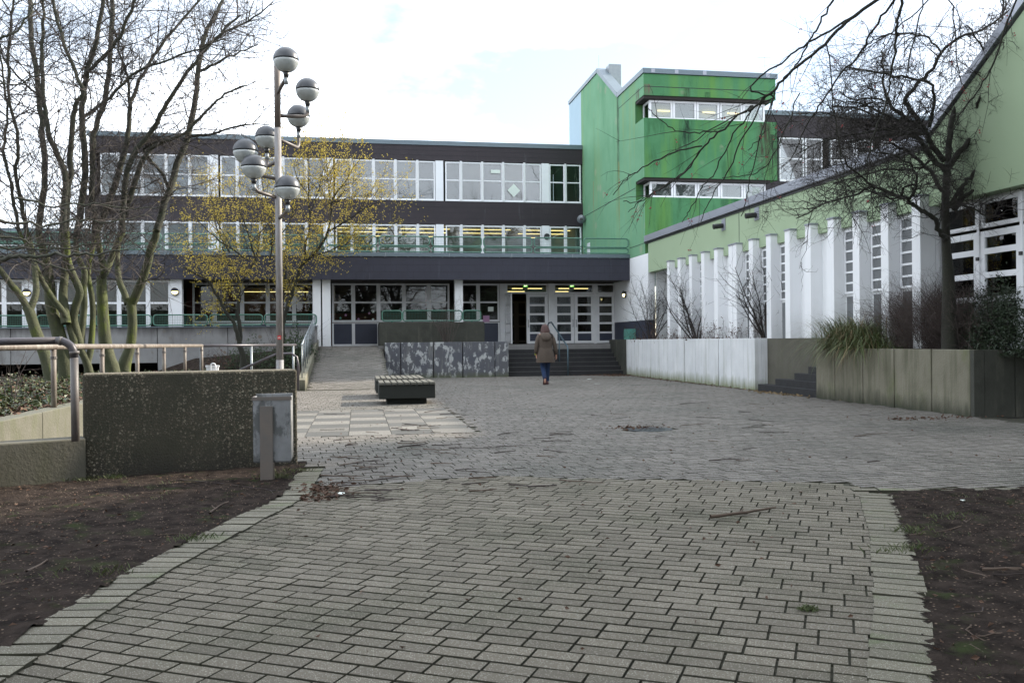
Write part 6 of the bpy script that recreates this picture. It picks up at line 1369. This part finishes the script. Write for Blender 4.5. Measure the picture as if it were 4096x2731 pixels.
mb = MB(); mb.tube([(px0 - .2, py0 - .0, 1.055), (px0 - .1, py0 - .13, 1.055), (px0, py0 - .155, 1.05), (px0 + .1, py0 - .13, 1.055), (px0 + .2, py0, 1.055)], .008, 6); mb.build('drawstring', 'coat', ct)
mb = MB(); mb.tube([(px0 + .09, py0 - .08, 1.47), (px0 + .15, py0 - .10, 1.41), (px0 + .19, py0 - .07, 1.33)], [.02, .028, .02], 8); mb.build('bag_strap', 'black', ct, smooth=True)
skinmesh('jeans', [(0, 0, .86), (-.085, 0, .84), (-.078, .04, .50), (-.063, -.195, .15), (.085, .01, .84), (.08, .12, .48), (.072, .168, .06)], [(0, 1), (1, 2), (2, 3), (0, 4), (4, 5), (5, 6)], [(.12, .1), (.1, .1), (.072, .072), (.06, .06), (.1, .1), (.072, .072), (.062, .062)], 'jeans', wm)
mb = MB()  # hair bob
hr_ = []
hp_ = [(0, -.02, 1.38, .08, .05), (0, -.02, 1.40, .125, .08), (0, -.01, 1.44, .142, .10), (0, .015, 1.50, .134, .115), (0, .035, 1.57, .112, .112), (0, .04, 1.63, .096, .1), (0, .042, 1.675, .066, .07), (0, .042, 1.70, .02, .02)]
rings(hp_, wm, 'hair', 'hair', 30, .07, 2)
# face on the far side of the head
mb = MB(); mb.lathe([(.01, -.1), (.055, -.07), (.072, 0), (.07, .06), (.03, .1)], (px0, py0 + .085, 1.56), 16, 1, .75); fc = mb.build('face', 'skin', body_, smooth=True)
mb = MB(); mb.tube([(px0, py0 + .135, 1.575), (px0, py0 + .165, 1.545), (px0, py0 + .14, 1.535)], [.008, .013, .008], 8); mb.build('nose', 'skin', fc, smooth=True)
mb = MB(); [mb.lathe([(.002, -.009), (.009, 0), (.002, .009)], (px0 + s_ * .028, py0 + .138, 1.582), 8) for s_ in (-1, 1)]; mb.build('eyes', 'curtain', fc)
mb = MB(); mb.tube([(px0 - .022, py0 + .137, 1.515), (px0, py0 + .143, 1.513), (px0 + .022, py0 + .137, 1.515)], .005, 6); mb.build('mouth', 'bud', fc)
def shoe(cx, cy, cz, pitch):
    mb = MB(); T = Matrix.Translation((px0 + cx, py0 + cy, cz)) @ Matrix.Rotation(pitch, 4, 'X'); vs = []; n = 12; sec = [(-.06, .032, .10), (-.03, .042, .105), (.03, .045, .09), (.10, .048, .06), (.16, .045, .045), (.195, .02, .03)]
    for yy, w_, h_ in sec:
        for k in range(n): a = 2 * math.pi * k / n; z_ = max(0, math.sin(a)) * h_ if math.sin(a) > 0 else 0; q = T @ Vector((math.cos(a) * w_, yy, z_)); vs.append(tuple(q))
    fs = [(i * n + k, i * n + (k + 1) % n, (i + 1) * n + (k + 1) % n, (i + 1) * n + k) for i in range(len(sec) - 1) for k in range(n)] + [tuple(range(n))[::-1], tuple(range((len(sec) - 1) * n, len(sec) * n))]
    mb.add(vs, fs); mb.build('shoe', 'shoe', wm, smooth=True)
shoe(-.06, -.19, .16, R_(-62)); shoe(.072, .16, .0, 0)
mb = MB(); mb.tube([(px0 - .295, py0 + .03, .852), (px0 - .215, py0 + .05, .848)], .02, 10); mb.build('glove_cuff', 'glove', wm)
print('faces', sum(len(m.polygons) for m in bpy.data.meshes))
wm.scale = (1.06, 1.06, 1.06)
